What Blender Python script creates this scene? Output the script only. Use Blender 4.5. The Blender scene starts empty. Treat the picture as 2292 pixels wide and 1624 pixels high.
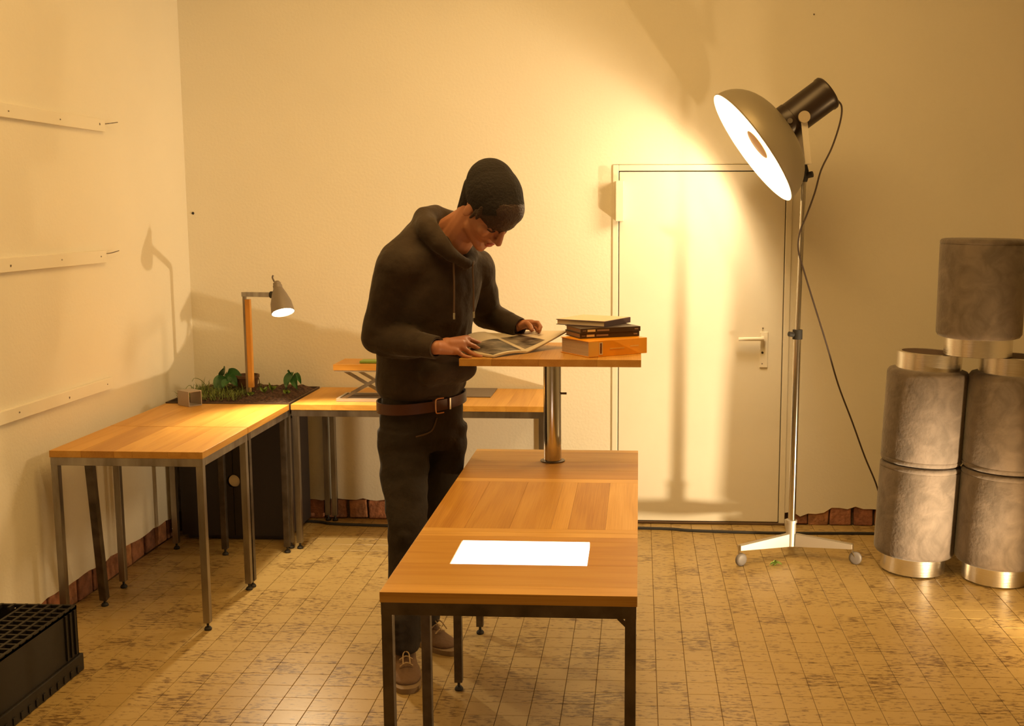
import bpy, bmesh, math, random
from mathutils import Vector, Matrix, noise
random.seed(7)
S = bpy.context.scene
COL = S.collection
PI = math.pi
V = Vector
# ---------------------------------------------------------------- camera
F, PX, PY, CH = 2500.0, 1300.0, 812.0, 1.62
pitch = math.atan(340 / F); yaw = math.atan(131 / math.hypot(F, 340))
FW = V((-math.sin(yaw) * math.cos(pitch), math.cos(yaw) * math.cos(pitch), -math.sin(pitch)))
RT = V((math.cos(yaw), math.sin(yaw), 0)); UP = RT.cross(FW)
cam = bpy.data.cameras.new('camera'); camo = bpy.data.objects.new('camera', cam); COL.objects.link(camo)
cam.sensor_width = 36; cam.lens = F / 2292 * 36; cam.shift_x = -(PX - 1146) / 2292
cam.clip_start = .05
camo.matrix_world = Matrix((RT, UP, -FW)).transposed().to_4x4()
camo.location = (0, 0, CH)
S.camera = camo
# ---------------------------------------------------------------- world, light, exposure
w = bpy.data.worlds.new('world'); S.world = w; w.use_nodes = True
w.node_tree.nodes['Background'].inputs[0].default_value = (1, .6, .25, 1)
w.node_tree.nodes['Background'].inputs[1].default_value = 0.02
S.view_settings.view_transform = 'Standard'; S.view_settings.look = 'None'
S.view_settings.gamma = 1; S.view_settings.exposure = 0.06
S.view_settings.use_curve_mapping = False
AMBER = (1, .63, .26)

def light(name, kind, loc, energy, color=AMBER, size=.05, aim=None, **kw):
    l = bpy.data.lights.new(name, kind); l.energy = energy; l.color = color
    if kind == 'AREA':
        l.shape = kw.get('shape', 'DISK'); l.size = size
        if 'sy' in kw: l.size_y = kw['sy']
    else:
        l.shadow_soft_size = size
    if kind == 'SPOT':
        l.spot_size = kw['angle']; l.spot_blend = kw.get('blend', .4)
    o = bpy.data.objects.new(name, l); COL.objects.link(o); o.location = loc
    if aim is not None:
        o.rotation_euler = (V(aim) - V(loc)).to_track_quat('-Z', 'Y').to_euler()
    return o
# a second floodlight standing on the floor just right of the picture
light('floor_floodlight_glow', 'SPOT', (1.89, 4.0, .07), 60, (1, .66, .30), .045, aim=(.89, 3.94, .11), angle=math.radians(154), blend=.12)
light('floor_floodlight_beam', 'SPOT', (1.89, 4.0, .07), 215, (1, .77, .46), .045, aim=(1.09, 4.60, .37), angle=math.radians(62), blend=.9)
# added soft fill above the tables, brightening walls and tops; no real lamp
light('overhead_fill', 'AREA', (-.2, 3.3, 3.5), 78, (1, .6, .20), 2.2, aim=(-.2, 3.8, 0))

# ---------------------------------------------------------------- pixel -> point
def ray(x, y): return RT * ((x - PX) / F) + UP * ((PY - y) / F) + FW
def P(x, y, Y):
    r = ray(x, y); return V((0, 0, CH)) + r * (Y / r.y)
def Z(x, y, z):
    r = ray(x, y); return V((0, 0, CH)) + r * ((z - CH) / r.z)

# ---------------------------------------------------------------- materials
MATS = {}
def mat(name, color=(.5, .5, .5), rough=.6, metal=0, bump=0, bscale=60, vary=0, vscale=8, emit=None, estr=0,
        stretch=(1, 1, 1), sheen=0, dark=None, coat=0, objcol=False, distort=0, spec=.5, sss=0):
    if name in MATS: return MATS[name]
    m = bpy.data.materials.new(name); m.use_nodes = True; MATS[name] = m
    n = m.node_tree.nodes; L = m.node_tree.links; b = n['Principled BSDF']
    b.inputs['Roughness'].default_value = rough; b.inputs['Metallic'].default_value = metal
    b.inputs['Specular IOR Level'].default_value = spec
    b.inputs['Base Color'].default_value = (*color, 1)
    if sheen: b.inputs['Sheen Weight'].default_value = sheen; b.inputs['Sheen Roughness'].default_value = .4
    if coat: b.inputs['Coat Weight'].default_value = coat
    if emit: b.inputs['Emission Color'].default_value = (*emit, 1); b.inputs['Emission Strength'].default_value = estr
    tc = n.new('ShaderNodeTexCoord'); mp = n.new('ShaderNodeMapping'); mp.inputs['Scale'].default_value = stretch
    L.new(tc.outputs['Object'], mp.inputs['Vector'])
    last = None
    if vary or dark:
        d = dark or tuple(c * (1 - vary) for c in color)
        nz = n.new('ShaderNodeTexNoise'); nz.inputs['Scale'].default_value = vscale
        nz.inputs['Detail'].default_value = 6; nz.inputs['Distortion'].default_value = distort
        L.new(mp.outputs[0], nz.inputs['Vector'])
        cr = n.new('ShaderNodeValToRGB'); cr.color_ramp.elements[0].position = .35; cr.color_ramp.elements[1].position = .65
        cr.color_ramp.elements[0].color = (*d, 1); cr.color_ramp.elements[1].color = (*color, 1)
        L.new(nz.outputs['Fac'], cr.inputs[0]); last = cr.outputs[0]
    if objcol:
        oi = n.new('ShaderNodeObjectInfo'); mx = n.new('ShaderNodeMix'); mx.data_type = 'RGBA'; mx.blend_type = 'MULTIPLY'
        mx.inputs[0].default_value = 1
        if last: L.new(last, mx.inputs[6])
        else: mx.inputs[6].default_value = (*color, 1)
        L.new(oi.outputs['Color'], mx.inputs[7]); last = mx.outputs[2]
    if last: L.new(last, b.inputs['Base Color'])
    if bump:
        nb = n.new('ShaderNodeTexNoise'); nb.inputs['Scale'].default_value = bscale; nb.inputs['Detail'].default_value = 5
        L.new(mp.outputs[0], nb.inputs['Vector'])
        bp = n.new('ShaderNodeBump'); bp.inputs['Strength'].default_value = bump; bp.inputs['Distance'].default_value = .01
        L.new(nb.outputs['Fac'], bp.inputs['Height']); L.new(bp.outputs[0], b.inputs['Normal'])
    return m

def wood(name, axis, light_c=(.60, .345, .085), mid=(.53, .28, .055), dark=(.42, .20, .034)):
    m = bpy.data.materials.new(name); m.use_nodes = True
    n = m.node_tree.nodes; L = m.node_tree.links; b = n['Principled BSDF']
    b.inputs['Roughness'].default_value = .42; b.inputs['Specular IOR Level'].default_value = .35
    tc = n.new('ShaderNodeTexCoord'); mp = n.new('ShaderNodeMapping')
    sc = [9, 9, 9]; sc[axis] = .9; mp.inputs['Scale'].default_value = sc
    oi = n.new('ShaderNodeObjectInfo')
    ad = n.new('ShaderNodeVectorMath'); ad.operation = 'ADD'
    L.new(tc.outputs['Object'], mp.inputs[0])
    sm = n.new('ShaderNodeVectorMath'); sm.operation = 'SCALE'; sm.inputs['Scale'].default_value = 7
    cb = n.new('ShaderNodeCombineXYZ')
    for k in range(3): L.new(oi.outputs['Random'], cb.inputs[k])
    L.new(cb.outputs[0], sm.inputs[0])
    L.new(mp.outputs[0], ad.inputs[0]); L.new(sm.outputs[0], ad.inputs[1])
    n1 = n.new('ShaderNodeTexNoise'); n1.inputs['Scale'].default_value = .55; n1.inputs['Detail'].default_value = 2
    L.new(ad.outputs[0], n1.inputs['Vector'])
    # rings: sine of a slow noise gives cathedral figure
    mu = n.new('ShaderNodeMath'); mu.operation = 'MULTIPLY'; mu.inputs[1].default_value = 60
    L.new(n1.outputs['Fac'], mu.inputs[0])
    si = n.new('ShaderNodeMath'); si.operation = 'SINE'; L.new(mu.outputs[0], si.inputs[0])
    n2 = n.new('ShaderNodeTexNoise'); n2.inputs['Scale'].default_value = 14; n2.inputs['Detail'].default_value = 3
    mp2 = n.new('ShaderNodeMapping'); s2 = [3, 3, 3]; s2[axis] = .35; mp2.inputs['Scale'].default_value = s2
    L.new(ad.outputs[0], mp2.inputs[0]); L.new(mp2.outputs[0], n2.inputs['Vector'])
    a1 = n.new('ShaderNodeMath'); a1.operation = 'MULTIPLY_ADD'; a1.inputs[1].default_value = .05; a1.inputs[2].default_value = 0
    L.new(si.outputs[0], a1.inputs[0])
    a2 = n.new('ShaderNodeMath'); a2.operation = 'MULTIPLY_ADD'; a2.inputs[1].default_value = .42
    L.new(n2.outputs['Fac'], a2.inputs[0]); L.new(a1.outputs[0], a2.inputs[2])
    a3 = n.new('ShaderNodeMath'); a3.operation = 'MULTIPLY_ADD'; a3.inputs[1].default_value = .5
    L.new(n1.outputs['Fac'], a3.inputs[0]); L.new(a2.outputs[0], a3.inputs[2])
    cr = n.new('ShaderNodeValToRGB'); e = cr.color_ramp.elements
    e[0].position = .28; e[0].color = (*dark, 1); e[1].position = .66; e[1].color = (*light_c, 1)
    k = e.new(.46); k.color = (*mid, 1)
    L.new(a3.outputs[0], cr.inputs[0])
    mx = n.new('ShaderNodeMix'); mx.data_type = 'RGBA'; mx.blend_type = 'MULTIPLY'; mx.inputs[0].default_value = 1
    L.new(cr.outputs[0], mx.inputs[6]); L.new(oi.outputs['Color'], mx.inputs[7]); L.new(mx.outputs[2], b.inputs['Base Color'])
    bp = n.new('ShaderNodeBump'); bp.inputs['Strength'].default_value = .08; bp.inputs['Distance'].default_value = .003
    L.new(n2.outputs['Fac'], bp.inputs['Height']); L.new(bp.outputs[0], b.inputs['Normal'])
    return m
WX = wood('ash_wood_grain_across', 0); WY = wood('ash_wood_grain_along', 1); WZ = wood('ash_wood_grain_upright', 2)

PLASTER = mat('painted_plaster', (.80, .76, .66), .85, bump=.14, bscale=70, vary=.05, vscale=1.3)
PAINT = mat('painted_door', (.82, .78, .68), .5, bump=.06, bscale=14, vary=.05, vscale=3)
BATTEN = mat('painted_batten', (.79, .75, .65), .6, bump=.1, bscale=30)
BRICK = mat('old_brick', (.42, .19, .10), .9, bump=.8, bscale=50, dark=(.22, .10, .055), vscale=22, objcol=True)
MORTAR = mat('dark_mortar', (.14, .10, .07), .95, bump=.8, bscale=80)
STEEL = mat('raw_steel', (.40, .37, .34), .38, 1, bump=.08, bscale=30, dark=(.22, .19, .17), vscale=14, stretch=(1, 1, .25))
DSTEEL = mat('dark_steel', (.16, .135, .12), .42, .85, bump=.08, bscale=30, dark=(.09, .075, .065), vscale=14)
CHROME = mat('chrome', (.62, .60, .57), .16, 1)
BRUSHED = mat('brushed_aluminium', (.86, .83, .78), .27, 1, bump=.06, bscale=60, stretch=(.2, .2, 6))
ALU = mat('cast_aluminium', (.58, .54, .49), .45, .7)
BLACK = mat('black_plastic', (.012, .010, .009), .55)
BLACKM = mat('black_lamp_housing', (.035, .022, .016), .35, .2, spec=.5)
RUBBER = mat('black_rubber', (.02, .018, .017), .7)
VELVET = mat('taupe_velvet', (.175, .138, .115), .85, bump=.25, bscale=70, dark=(.11, .086, .07), vscale=11, sheen=.3, distort=1.0)
UNDER = mat('dark_underside', (.10, .06, .045), .8)

def floor_mat():
    m = bpy.data.materials.new('mottled_floor_tile'); m.use_nodes = True
    n = m.node_tree.nodes; L = m.node_tree.links; b = n['Principled BSDF']
    b.inputs['Roughness'].default_value = .36; b.inputs['Specular IOR Level'].default_value = .45
    g = n.new('ShaderNodeNewGeometry')
    mp = n.new('ShaderNodeMapping'); mp.inputs['Scale'].default_value = (26, 85, 26); L.new(g.outputs['Position'], mp.inputs[0])
    nz = n.new('ShaderNodeTexNoise'); nz.inputs['Scale'].default_value = 1; nz.inputs['Detail'].default_value = 5; nz.inputs['Roughness'].default_value = .65
    L.new(mp.outputs[0], nz.inputs['Vector'])
    nb = n.new('ShaderNodeTexNoise'); nb.inputs['Scale'].default_value = 5; nb.inputs['Detail'].default_value = 3; L.new(g.outputs['Position'], nb.inputs['Vector'])
    # per-tile tone from the tile's grid cell
    sn = n.new('ShaderNodeVectorMath'); sn.operation = 'SUBTRACT'; sn.inputs[1].default_value = (TX0, TY0, 0)
    L.new(g.outputs['Position'], sn.inputs[0])
    dv = n.new('ShaderNodeVectorMath'); dv.operation = 'DIVIDE'; dv.inputs[1].default_value = (TPX, TPY, 1); L.new(sn.outputs[0], dv.inputs[0])
    fl = n.new('ShaderNodeVectorMath'); fl.operation = 'FLOOR'; L.new(dv.outputs[0], fl.inputs[0])
    sx = n.new('ShaderNodeSeparateXYZ'); L.new(fl.outputs[0], sx.inputs[0])
    cx = n.new('ShaderNodeCombineXYZ'); L.new(sx.outputs[0], cx.inputs[0]); L.new(sx.outputs[1], cx.inputs[1])
    wn = n.new('ShaderNodeTexWhiteNoise'); L.new(cx.outputs[0], wn.inputs['Vector'])
    s1 = n.new('ShaderNodeMath'); s1.operation = 'MULTIPLY_ADD'; s1.inputs[1].default_value = .10; L.new(wn.outputs['Value'], s1.inputs[0]); L.new(nz.outputs['Fac'], s1.inputs[2])
    s2 = n.new('ShaderNodeMath'); s2.operation = 'MULTIPLY_ADD'; s2.inputs[1].default_value = .28; L.new(nb.outputs['Fac'], s2.inputs[0]); L.new(s1.outputs[0], s2.inputs[2])
    cr = n.new('ShaderNodeValToRGB'); e = cr.color_ramp.elements
    e[0].position = .565; e[0].color = (.17, .10, .032, 1); e[1].position = .655; e[1].color = (.43, .30, .115, 1)
    L.new(s2.outputs[0], cr.inputs[0]); L.new(cr.outputs[0], b.inputs['Base Color'])
    bp = n.new('ShaderNodeBump'); bp.inputs['Strength'].default_value = .15; bp.inputs['Distance'].default_value = .002
    L.new(nz.outputs['Fac'], bp.inputs['Height']); L.new(bp.outputs[0], b.inputs['Normal'])
    return m
TPX, TPY = .1045, .0960
TX0, TY0 = .0712 - TPX * 40, 3.803 - TPY * 40
FLOORM = floor_mat()
GROUT = mat('floor_joint', (.22, .13, .06), .8)

# ---------------------------------------------------------------- mesh helpers
def NB(): return bmesh.new()
def box(bm, x0, x1, y0, y1, z0, z1, bev=0):
    r = bmesh.ops.create_cube(bm, size=1)
    vs = r['verts']
    for v in vs:
        v.co = V(((x0 + x1) / 2 + v.co.x * (x1 - x0), (y0 + y1) / 2 + v.co.y * (y1 - y0), (z0 + z1) / 2 + v.co.z * (z1 - z0)))
    if bev:
        es = {e for v in vs for e in v.link_edges}
        bmesh.ops.bevel(bm, geom=list(es), offset=bev, segments=2, affect='EDGES', profile=.5)
    return bm
def obox(bm, c, size, rot, bev=0):
    """box with centre c, size, rotation matrix rot (3x3)"""
    r = bmesh.ops.create_cube(bm, size=1); vs = r['verts']
    for v in vs:
        v.co = V(c) + rot @ V((v.co.x * size[0], v.co.y * size[1], v.co.z * size[2]))
    if bev:
        es = {e for v in vs for e in v.link_edges}
        bmesh.ops.bevel(bm, geom=list(es), offset=bev, segments=2, affect='EDGES', profile=.5)
    return bm
def frame(axis, hint=V((0, 0, 1))):
    """3x3 whose Z column is axis"""
    z = V(axis).normalized(); h = V(hint)
    if abs(z.dot(h)) > .98: h = V((0, 1, 0))
    x = h.cross(z).normalized(); y = z.cross(x)
    return Matrix((x, y, z)).transposed()
def bar(bm, a, b, wx, wy, hint=V((0, 0, 1)), bev=0):
    a, b = V(a), V(b)
    return obox(bm, (a + b) / 2, (wx, wy, (b - a).length), frame(b - a, hint), bev)
def lathe(bm, prof, c, axis=(0, 0, 1), seg=40, close=False):
    """prof: [(r, h)...] about axis from point c"""
    R = frame(axis); c = V(c); rings = []
    for r, h in prof:
        if r < 1e-6: rings.append([bm.verts.new(c + R @ V((0, 0, h)))])
        else: rings.append([bm.verts.new(c + R @ V((r * math.cos(2 * PI * k / seg), r * math.sin(2 * PI * k / seg), h))) for k in range(seg)])
    pairs = list(zip(rings, rings[1:]))
    if close: pairs.append((rings[-1], rings[0]))
    for a, b in pairs:
        for k in range(seg):
            k2 = (k + 1) % seg
            if len(a) == 1 and len(b) == 1: continue
            if len(a) == 1: bm.faces.new((a[0], b[k], b[k2]))
            elif len(b) == 1: bm.faces.new((a[k], b[0], a[k2]))
            else: bm.faces.new((a[k], b[k], b[k2], a[k2]))
    return bm
def cyl(bm, a, b, r, seg=24, r2=None):
    a, b = V(a), V(b); h = (b - a).length; r2 = r if r2 is None else r2
    return lathe(bm, [(0, 0), (r, 0), (r2, h), (0, h)], a, b - a, seg)
def smoothpath(pts, n=6):
    pts = [V(p) for p in pts]; out = []
    for i in range(len(pts) - 1):
        p0 = pts[max(i - 1, 0)]; p1 = pts[i]; p2 = pts[i + 1]; p3 = pts[min(i + 2, len(pts) - 1)]
        for k in range(n):
            t = k / n
            out.append(.5 * ((2 * p1) + (p2 - p0) * t + (2 * p0 - 5 * p1 + 4 * p2 - p3) * t * t + (3 * p1 - p0 - 3 * p2 + p3) * t ** 3))
    out.append(pts[-1]); return out
def tube(bm, pts, r, seg=8, n=6):
    pts = smoothpath(pts, n) if n else [V(p) for p in pts]; rings = []
    up = V((.13, .2, 1))
    for i, p in enumerate(pts):
        t = (pts[min(i + 1, len(pts) - 1)] - pts[max(i - 1, 0)]).normalized()
        R = frame(t, up); up = R @ V((0, 1, 0))
        rr = r(i / (len(pts) - 1)) if callable(r) else r
        rings.append([bm.verts.new(p + R @ V((rr * math.cos(2 * PI * k / seg), rr * math.sin(2 * PI * k / seg), 0))) for k in range(seg)])
    for a, b in zip(rings, rings[1:]):
        for k in range(seg): bm.faces.new((a[k], a[(k + 1) % seg], b[(k + 1) % seg], b[k]))
    bm.faces.new(rings[0][::-1]); bm.faces.new(rings[-1]); return bm
def cap(bm, a, b, ra, rb, seg=14):
    """tapered capsule, closed"""
    a, b = V(a), V(b); d = (b - a).length; prof = []
    N = 5
    for k in range(N + 1):
        t = PI / 2 * k / N; prof.append((ra * math.sin(t), -ra * math.cos(t)))
    for k in range(N + 1):
        t = PI / 2 * k / N; prof.append((rb * math.cos(t), d + rb * math.sin(t)))
    prof[0] = (0, prof[0][1]); prof[-1] = (0, prof[-1][1])
    return lathe(bm, prof, a, (b - a) if d > 1e-6 else V((0, 0, 1)), seg)
def ell(bm, c, r, rot=None, seg=20, n=12):
    rot = rot or Matrix.Identity(3); c = V(c)
    rings = []
    for i in range(n + 1):
        t = PI * i / n
        if i in (0, n): rings.append([bm.verts.new(c + rot @ V((0, 0, r[2] * math.cos(t))))])
        else: rings.append([bm.verts.new(c + rot @ V((r[0] * math.sin(t) * math.cos(2 * PI * k / seg), r[1] * math.sin(t) * math.sin(2 * PI * k / seg), r[2] * math.cos(t)))) for k in range(seg)])
    for a, b in zip(rings, rings[1:]):
        for k in range(seg):
            k2 = (k + 1) % seg
            if len(a) == 1: bm.faces.new((a[0], b[k], b[k2]))
            elif len(b) == 1: bm.faces.new((a[k], b[0], a[k2]))
            else: bm.faces.new((a[k], b[k], b[k2], a[k2]))
    return bm
def loft(bm, rings, seg=28):
    """rings: [(centre, axis_u, axis_v)] vectors with lengths; closed ends"""
    R = []
    for c, u, v in rings:
        R.append([bm.verts.new(V(c) + V(u) * math.cos(2 * PI * k / seg) + V(v) * math.sin(2 * PI * k / seg)) for k in range(seg)])
    for a, b in zip(R, R[1:]):
        for k in range(seg): bm.faces.new((a[k], a[(k + 1) % seg], b[(k + 1) % seg], b[k]))
    bm.faces.new(R[0][::-1]); bm.faces.new(R[-1]); return bm
def emp(name, loc):
    o = bpy.data.objects.new(name, None); COL.objects.link(o); o.location = loc; o.empty_display_size = .1; return o
def wloc(o):
    l = V((0, 0, 0))
    while o is not None: l += V(o.location); o = o.parent
    return l
def obj(name, bm, m, parent=None, loc=None, smooth=False, kind=None, tone=None, label=None, angle=40):
    """ONE mesh object from bm given in world coordinates"""
    bmesh.ops.recalc_face_normals(bm, faces=bm.faces[:])
    base = wloc(parent) if parent else V(loc if loc is not None else (0, 0, 0))
    for v in bm.verts: v.co -= base
    me = bpy.data.meshes.new(name)
    if smooth:
        for f in bm.faces: f.smooth = True
        ca = math.radians(angle)
        for e in bm.edges:
            if len(e.link_faces) == 2 and e.calc_face_angle(0) > ca: e.smooth = False
    bm.to_mesh(me); bm.free()
    if m: me.materials.append(m)
    o = bpy.data.objects.new(name, me); COL.objects.link(o)
    if parent: o.parent = parent
    else: o.location = base
    if kind: o['kind'] = kind
    if tone: o.color = (*tone, 1) if len(tone) == 3 else tone
    if label: o['label'] = label
    return o
def tag(o, label, cat, group=None, kind=None):
    o['label'] = label; o['category'] = cat
    if group: o['group'] = group
    if kind: o['kind'] = kind
    return o
def remeshed(bm, voxel, smooth=6, factor=.5):
    """fuse overlapping closed shapes into one continuous surface"""
    bmesh.ops.recalc_face_normals(bm, faces=bm.faces[:])
    me = bpy.data.meshes.new('tmp'); bm.to_mesh(me); bm.free()
    o = bpy.data.objects.new('tmp', me); COL.objects.link(o)
    r = o.modifiers.new('r', 'REMESH'); r.mode = 'VOXEL'; r.voxel_size = voxel
    if smooth:
        s = o.modifiers.new('s', 'SMOOTH'); s.iterations = smooth; s.factor = factor
    dg = bpy.context.evaluated_depsgraph_get(); dg.update()
    ev = o.evaluated_get(dg); me2 = bpy.data.meshes.new_from_object(ev)
    out = bmesh.new(); out.from_mesh(me2)
    bpy.data.objects.remove(o); bpy.data.meshes.remove(me); bpy.data.meshes.remove(me2)
    return out
def rnd(a, b): return random.uniform(a, b)

# ================================================================ ROOM
XL, YB, XR, YF, ZC = -2.33, 5.70, 3.6, -1.6, 3.6
def struct(name, bm, m, loc=None): return obj(name, bm, m, None, loc, kind='structure')
fl = struct('floor', box(NB(), XL - .2, XR + .2, YF - .2, YB + .2, -.12, -.004), GROUT)
struct('ceiling', box(NB(), XL - .2, XR + .2, YF - .2, YB + .2, ZC, ZC + .1), PLASTER)
struct('wall_right', box(NB(), XR, XR + .15, YF, YB, -.01, ZC), PLASTER)
struct('wall_front', box(NB(), XL, XR, YF - .15, YF, -.01, ZC), PLASTER)
wb = struct('wall_back', box(NB(), XL - .15, XR + .15, YB + .03, YB + .15, -.01, ZC), MORTAR)
wl = struct('wall_left', box(NB(), XL - .15, XL - .03, YF, YB + .03, -.01, ZC), MORTAR)
# plaster skins with a broken lower edge over exposed bricks
def jag(a, b, z, amp, n, seed):
    out = []
    for i in range(n + 1):
        t = i / n; out.append((a + (b - a) * t, z(a + (b - a) * t) + amp * noise.noise(V((seed, t * n * .7, 0)))))
    return out
DX0, DX1, DZ = -.135, .765, 1.852
def zl_(x): return .105 if x < -1.2 else .125
def zr_(x): return .062 if x < .98 else .095
def plaster_skin(parent, runs, to3, push):
    """runs: lists of (along, bottom, top); thick skin built column by column"""
    bm = NB()
    for run in runs:
        vs = [(bm.verts.new(to3(a_, lo)), bm.verts.new(to3(a_, hi))) for a_, lo, hi in run]
        fs = [bm.faces.new((p[0], q[0], q[1], p[1])) for p, q in zip(vs, vs[1:])]
        r = bmesh.ops.extrude_face_region(bm, geom=fs)
        for v in [g for g in r['geom'] if isinstance(g, bmesh.types.BMVert)]: v.co += V(push)
    return obj('plaster', bm, PLASTER, parent)
plaster_skin(wb, [[(a_, z_, ZC) for a_, z_ in jag(XL, DX0, zl_, .012, 60, 1.3)], [(DX0, DZ, ZC), (DX1, DZ, ZC)], [(a_, z_, ZC) for a_, z_ in jag(DX1, XR, zr_, .03, 70, 5.1)]],
             lambda a_, z_: V((a_, YB, z_)), (0, .032, 0))
plaster_skin(wl, [[(a_, z_, ZC) for a_, z_ in jag(YF, YB, lambda y: .10, .012, 150, 9.7)]], lambda a_, z_: V((XL, a_, z_)), (-.032, 0, 0))
def brick(parent, c, size):
    b = NB(); box(b, c[0] - size[0] / 2, c[0] + size[0] / 2, c[1] - size[1] / 2, c[1] + size[1] / 2, c[2] - size[2] / 2, c[2] + size[2] / 2, .006)
    for v in b.verts: v.co += noise.noise_vector(v.co * 18) * .005
    k = rnd(.6, 1.25); obj('brick', b, BRICK, parent, tone=(k, k * rnd(.9, 1.05), k * rnd(.85, 1.1)))
x = XL + .06
while x < XR - .05:
    w_ = rnd(.092, .108)
    if not (DX0 - w_ / 2 < x < DX1 + w_ / 2) and x < 2.4:
        brick(wb, (x, YB + .026 + rnd(0, .006), .052 + rnd(-.003, .003)), (w_, .05, .1))
        brick(wb, (x + .03, YB + .028, .152), (w_, .04, .085))
    x += w_ + rnd(.008, .014)
y = 1.9
while y < YB - .05:
    w_ = rnd(.1, .125)
    brick(wl, (XL - .026 - rnd(0, .006), y, .052), (.05, w_, .1))
    y += w_ + rnd(.008, .014)
# floor tiles: those that show largest are parts, the others one joined part
def proj(p):
    d = V(p) - V((0, 0, CH)); k = d.dot(FW)
    return PX + F * d.dot(RT) / k, PY - F * d.dot(UP) / k
tm = bmesh.new(); box(tm, -TPX / 2 + .0009, TPX / 2 - .0009, -TPY / 2 + .0006, TPY / 2 - .0006, -.005, 0)
es = [e for e in tm.edges if all(v.co.z > -.001 for v in e.verts)]
bmesh.ops.bevel(tm, geom=es, offset=.0008, segments=1, affect='EDGES')
tile_me = bpy.data.meshes.new('tile'); tm.to_mesh(tile_me); tile_me.materials.append(FLOORM)
cells = []
for i in range(0, 90):
    for j in range(-2, 61):
        cx, cy = TX0 + TPX * (i + .5), TY0 + TPY * (j + .5)
        if XL - .05 < cx < 3.4 and 1.4 < cy < YB + .03: cells.append((cx, cy))
def hid(cx, cy): return (-.6 < cx < 0 and False)
vis = []
for c in cells:
    px, py = proj((c[0], c[1], 0))
    if -20 < px < 2312 and py < 1640: vis.append((c[1], c))
vis.sort(); near = {c for _, c in vis[:300]}
rest = bmesh.new()
for cx, cy in cells:
    if (cx, cy) in near:
        o = bpy.data.objects.new('tile', tile_me); COL.objects.link(o); o.parent = fl
        o.location = (cx, cy, rnd(-.0004, 0)); o.rotation_euler = (rnd(-.002, .002), rnd(-.002, .002), 0)
    else:
        n0 = len(rest.verts); rest.from_mesh(tile_me); rest.verts.ensure_lookup_table()
        for v in rest.verts[n0:]: v.co += V((cx, cy, rnd(-.0003, 0) * 0))
tm.free()
obj('tile_field', rest, FLOORM, fl, kind='stuff')
struct('trim_1', box(NB(), XL, XR, YF, 1.4, -.02, 0), FLOORM)   # plain floor behind the camera

# door
dr = emp('door_1', ((DX0 + DX1) / 2, YB, 0)); dr['kind'] = 'structure'
DZ1 = DZ - .002
b = NB()
box(b, DX0, DX0 + .03, YB - .008, YB + .03, 0.0, DZ1, .003); box(b, DX1 - .03, DX1, YB - .008, YB + .03, 0.0, DZ1, .003)
box(b, DX0 + .03, DX1 - .03, YB - .008, YB + .03, DZ1 - .03, DZ1, .003)
obj('door_frame', b, PAINT, dr)
obj('door_leaf', box(NB(), DX0 + .034, DX1 - .034, YB - .004, YB + .03, .015, DZ1 - .035, .004), PAINT, dr)
obj('door_gap_strip', box(NB(), DX0, DX1, YB - .012, YB + .03, .0005, .012, .002), mat('dark_door_gap', (.12, .07, .035), .6), dr)  # dark strip standing for the shade in the gap under the door
hp = obj('handle_plate', box(NB(), P(1700, 800, YB).x, P(1718, 800, YB).x, YB - .012, YB - .003, P(1710, 822, YB).z, P(1710, 742, YB).z, .003), PAINT, dr)
c = P(1708, 757, YB - .03)
b = NB(); cyl(b, (c.x, YB - .005, c.z), (c.x, YB - .055, c.z), .011, 16)
tube(b, [(c.x, YB - .05, c.z), (c.x - .03, YB - .055, c.z), (c.x - .125, YB - .05, c.z - .002)], .010, 10, 4)
obj('door_handle', b, PAINT, dr, smooth=True)
b = NB(); cyl(b, (c.x, YB - .01, c.z - .075), (c.x, YB - .014, c.z - .075), .006, 12)
obj('keyhole', b, BLACK, hp)
b = NB(); cyl(b, (c.x, YB - .010, c.z + .05), (c.x, YB - .015, c.z + .05), .004, 10)
for k in (0, 1): obj('screw', b.copy() if k == 0 else box(NB(), c.x - .003, c.x + .003, YB - .013, YB - .005, c.z - .135, c.z - .129, .001), STEEL, dr)
b.free()
obj('latch_box', box(NB(), P(1378, 450, YB - .07).x, P(1396, 450, YB - .07).x, YB - .075, YB - .006, P(1385, 495, YB - .07).z, P(1385, 404, YB - .07).z, .003), PAINT, dr)
# battens on left wall
for k, (y1, z0, z1, ze0, ze1) in enumerate([(4.82, 1.959, 2.011, 1.965, 2.017), (4.765, 1.397, 1.45, 1.394, 1.451), (4.757, .846, .895, .834, .895)]):
    b = NB(); box(b, XL - .005, XL + .016, 1.8, y1, z0, z1, .002)
    t = struct('trim_%d' % (k + 2), b, BATTEN, (XL, (1.8 + y1) / 2, z0))
    for yy in (y1 - .05, y1 - .38, y1 - .75):
        b = NB(); cyl(b, (XL + .0155, yy, (z0 + z1) / 2 + rnd(-.01, .01)), (XL + .0175, yy, (z0 + z1) / 2), .003, 10)
        obj('screw', b, STEEL, t)
    if k < 2:
        b = NB(); tube(b, [(XL - .002, y1 + .035, z1 - .015), (XL + .02, y1 + .04, z1 - .012), (XL + .03, y1 + .09, z1 - .004)], .0022, 6, 3)
        h = obj('wall_hook', b, STEEL, None, (XL, y1 + .04, z1 - .01), smooth=True)
        tag(h, ['small bent steel hook beside the end of the topmost wall batten', 'small bent steel hook beside the end of the middle wall batten'][k], 'hook')
c = P(432, 477, YB)
b = NB(); lathe(b, [(0, 0), (.007, 0), (.006, .004), (.0035, .006), (0, .004)], c, (0, -1, 0), 12)
tag(obj('wall_plug', b, BLACK, None, c, smooth=True), 'tiny black wall plug in the back wall beside the left corner', 'wall plug')
c = P(1822, 32, YB)
b = NB(); lathe(b, [(0, 0), (.004, 0), (.003, .004), (0, .005)], c, (0, -1, 0), 10)
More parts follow.
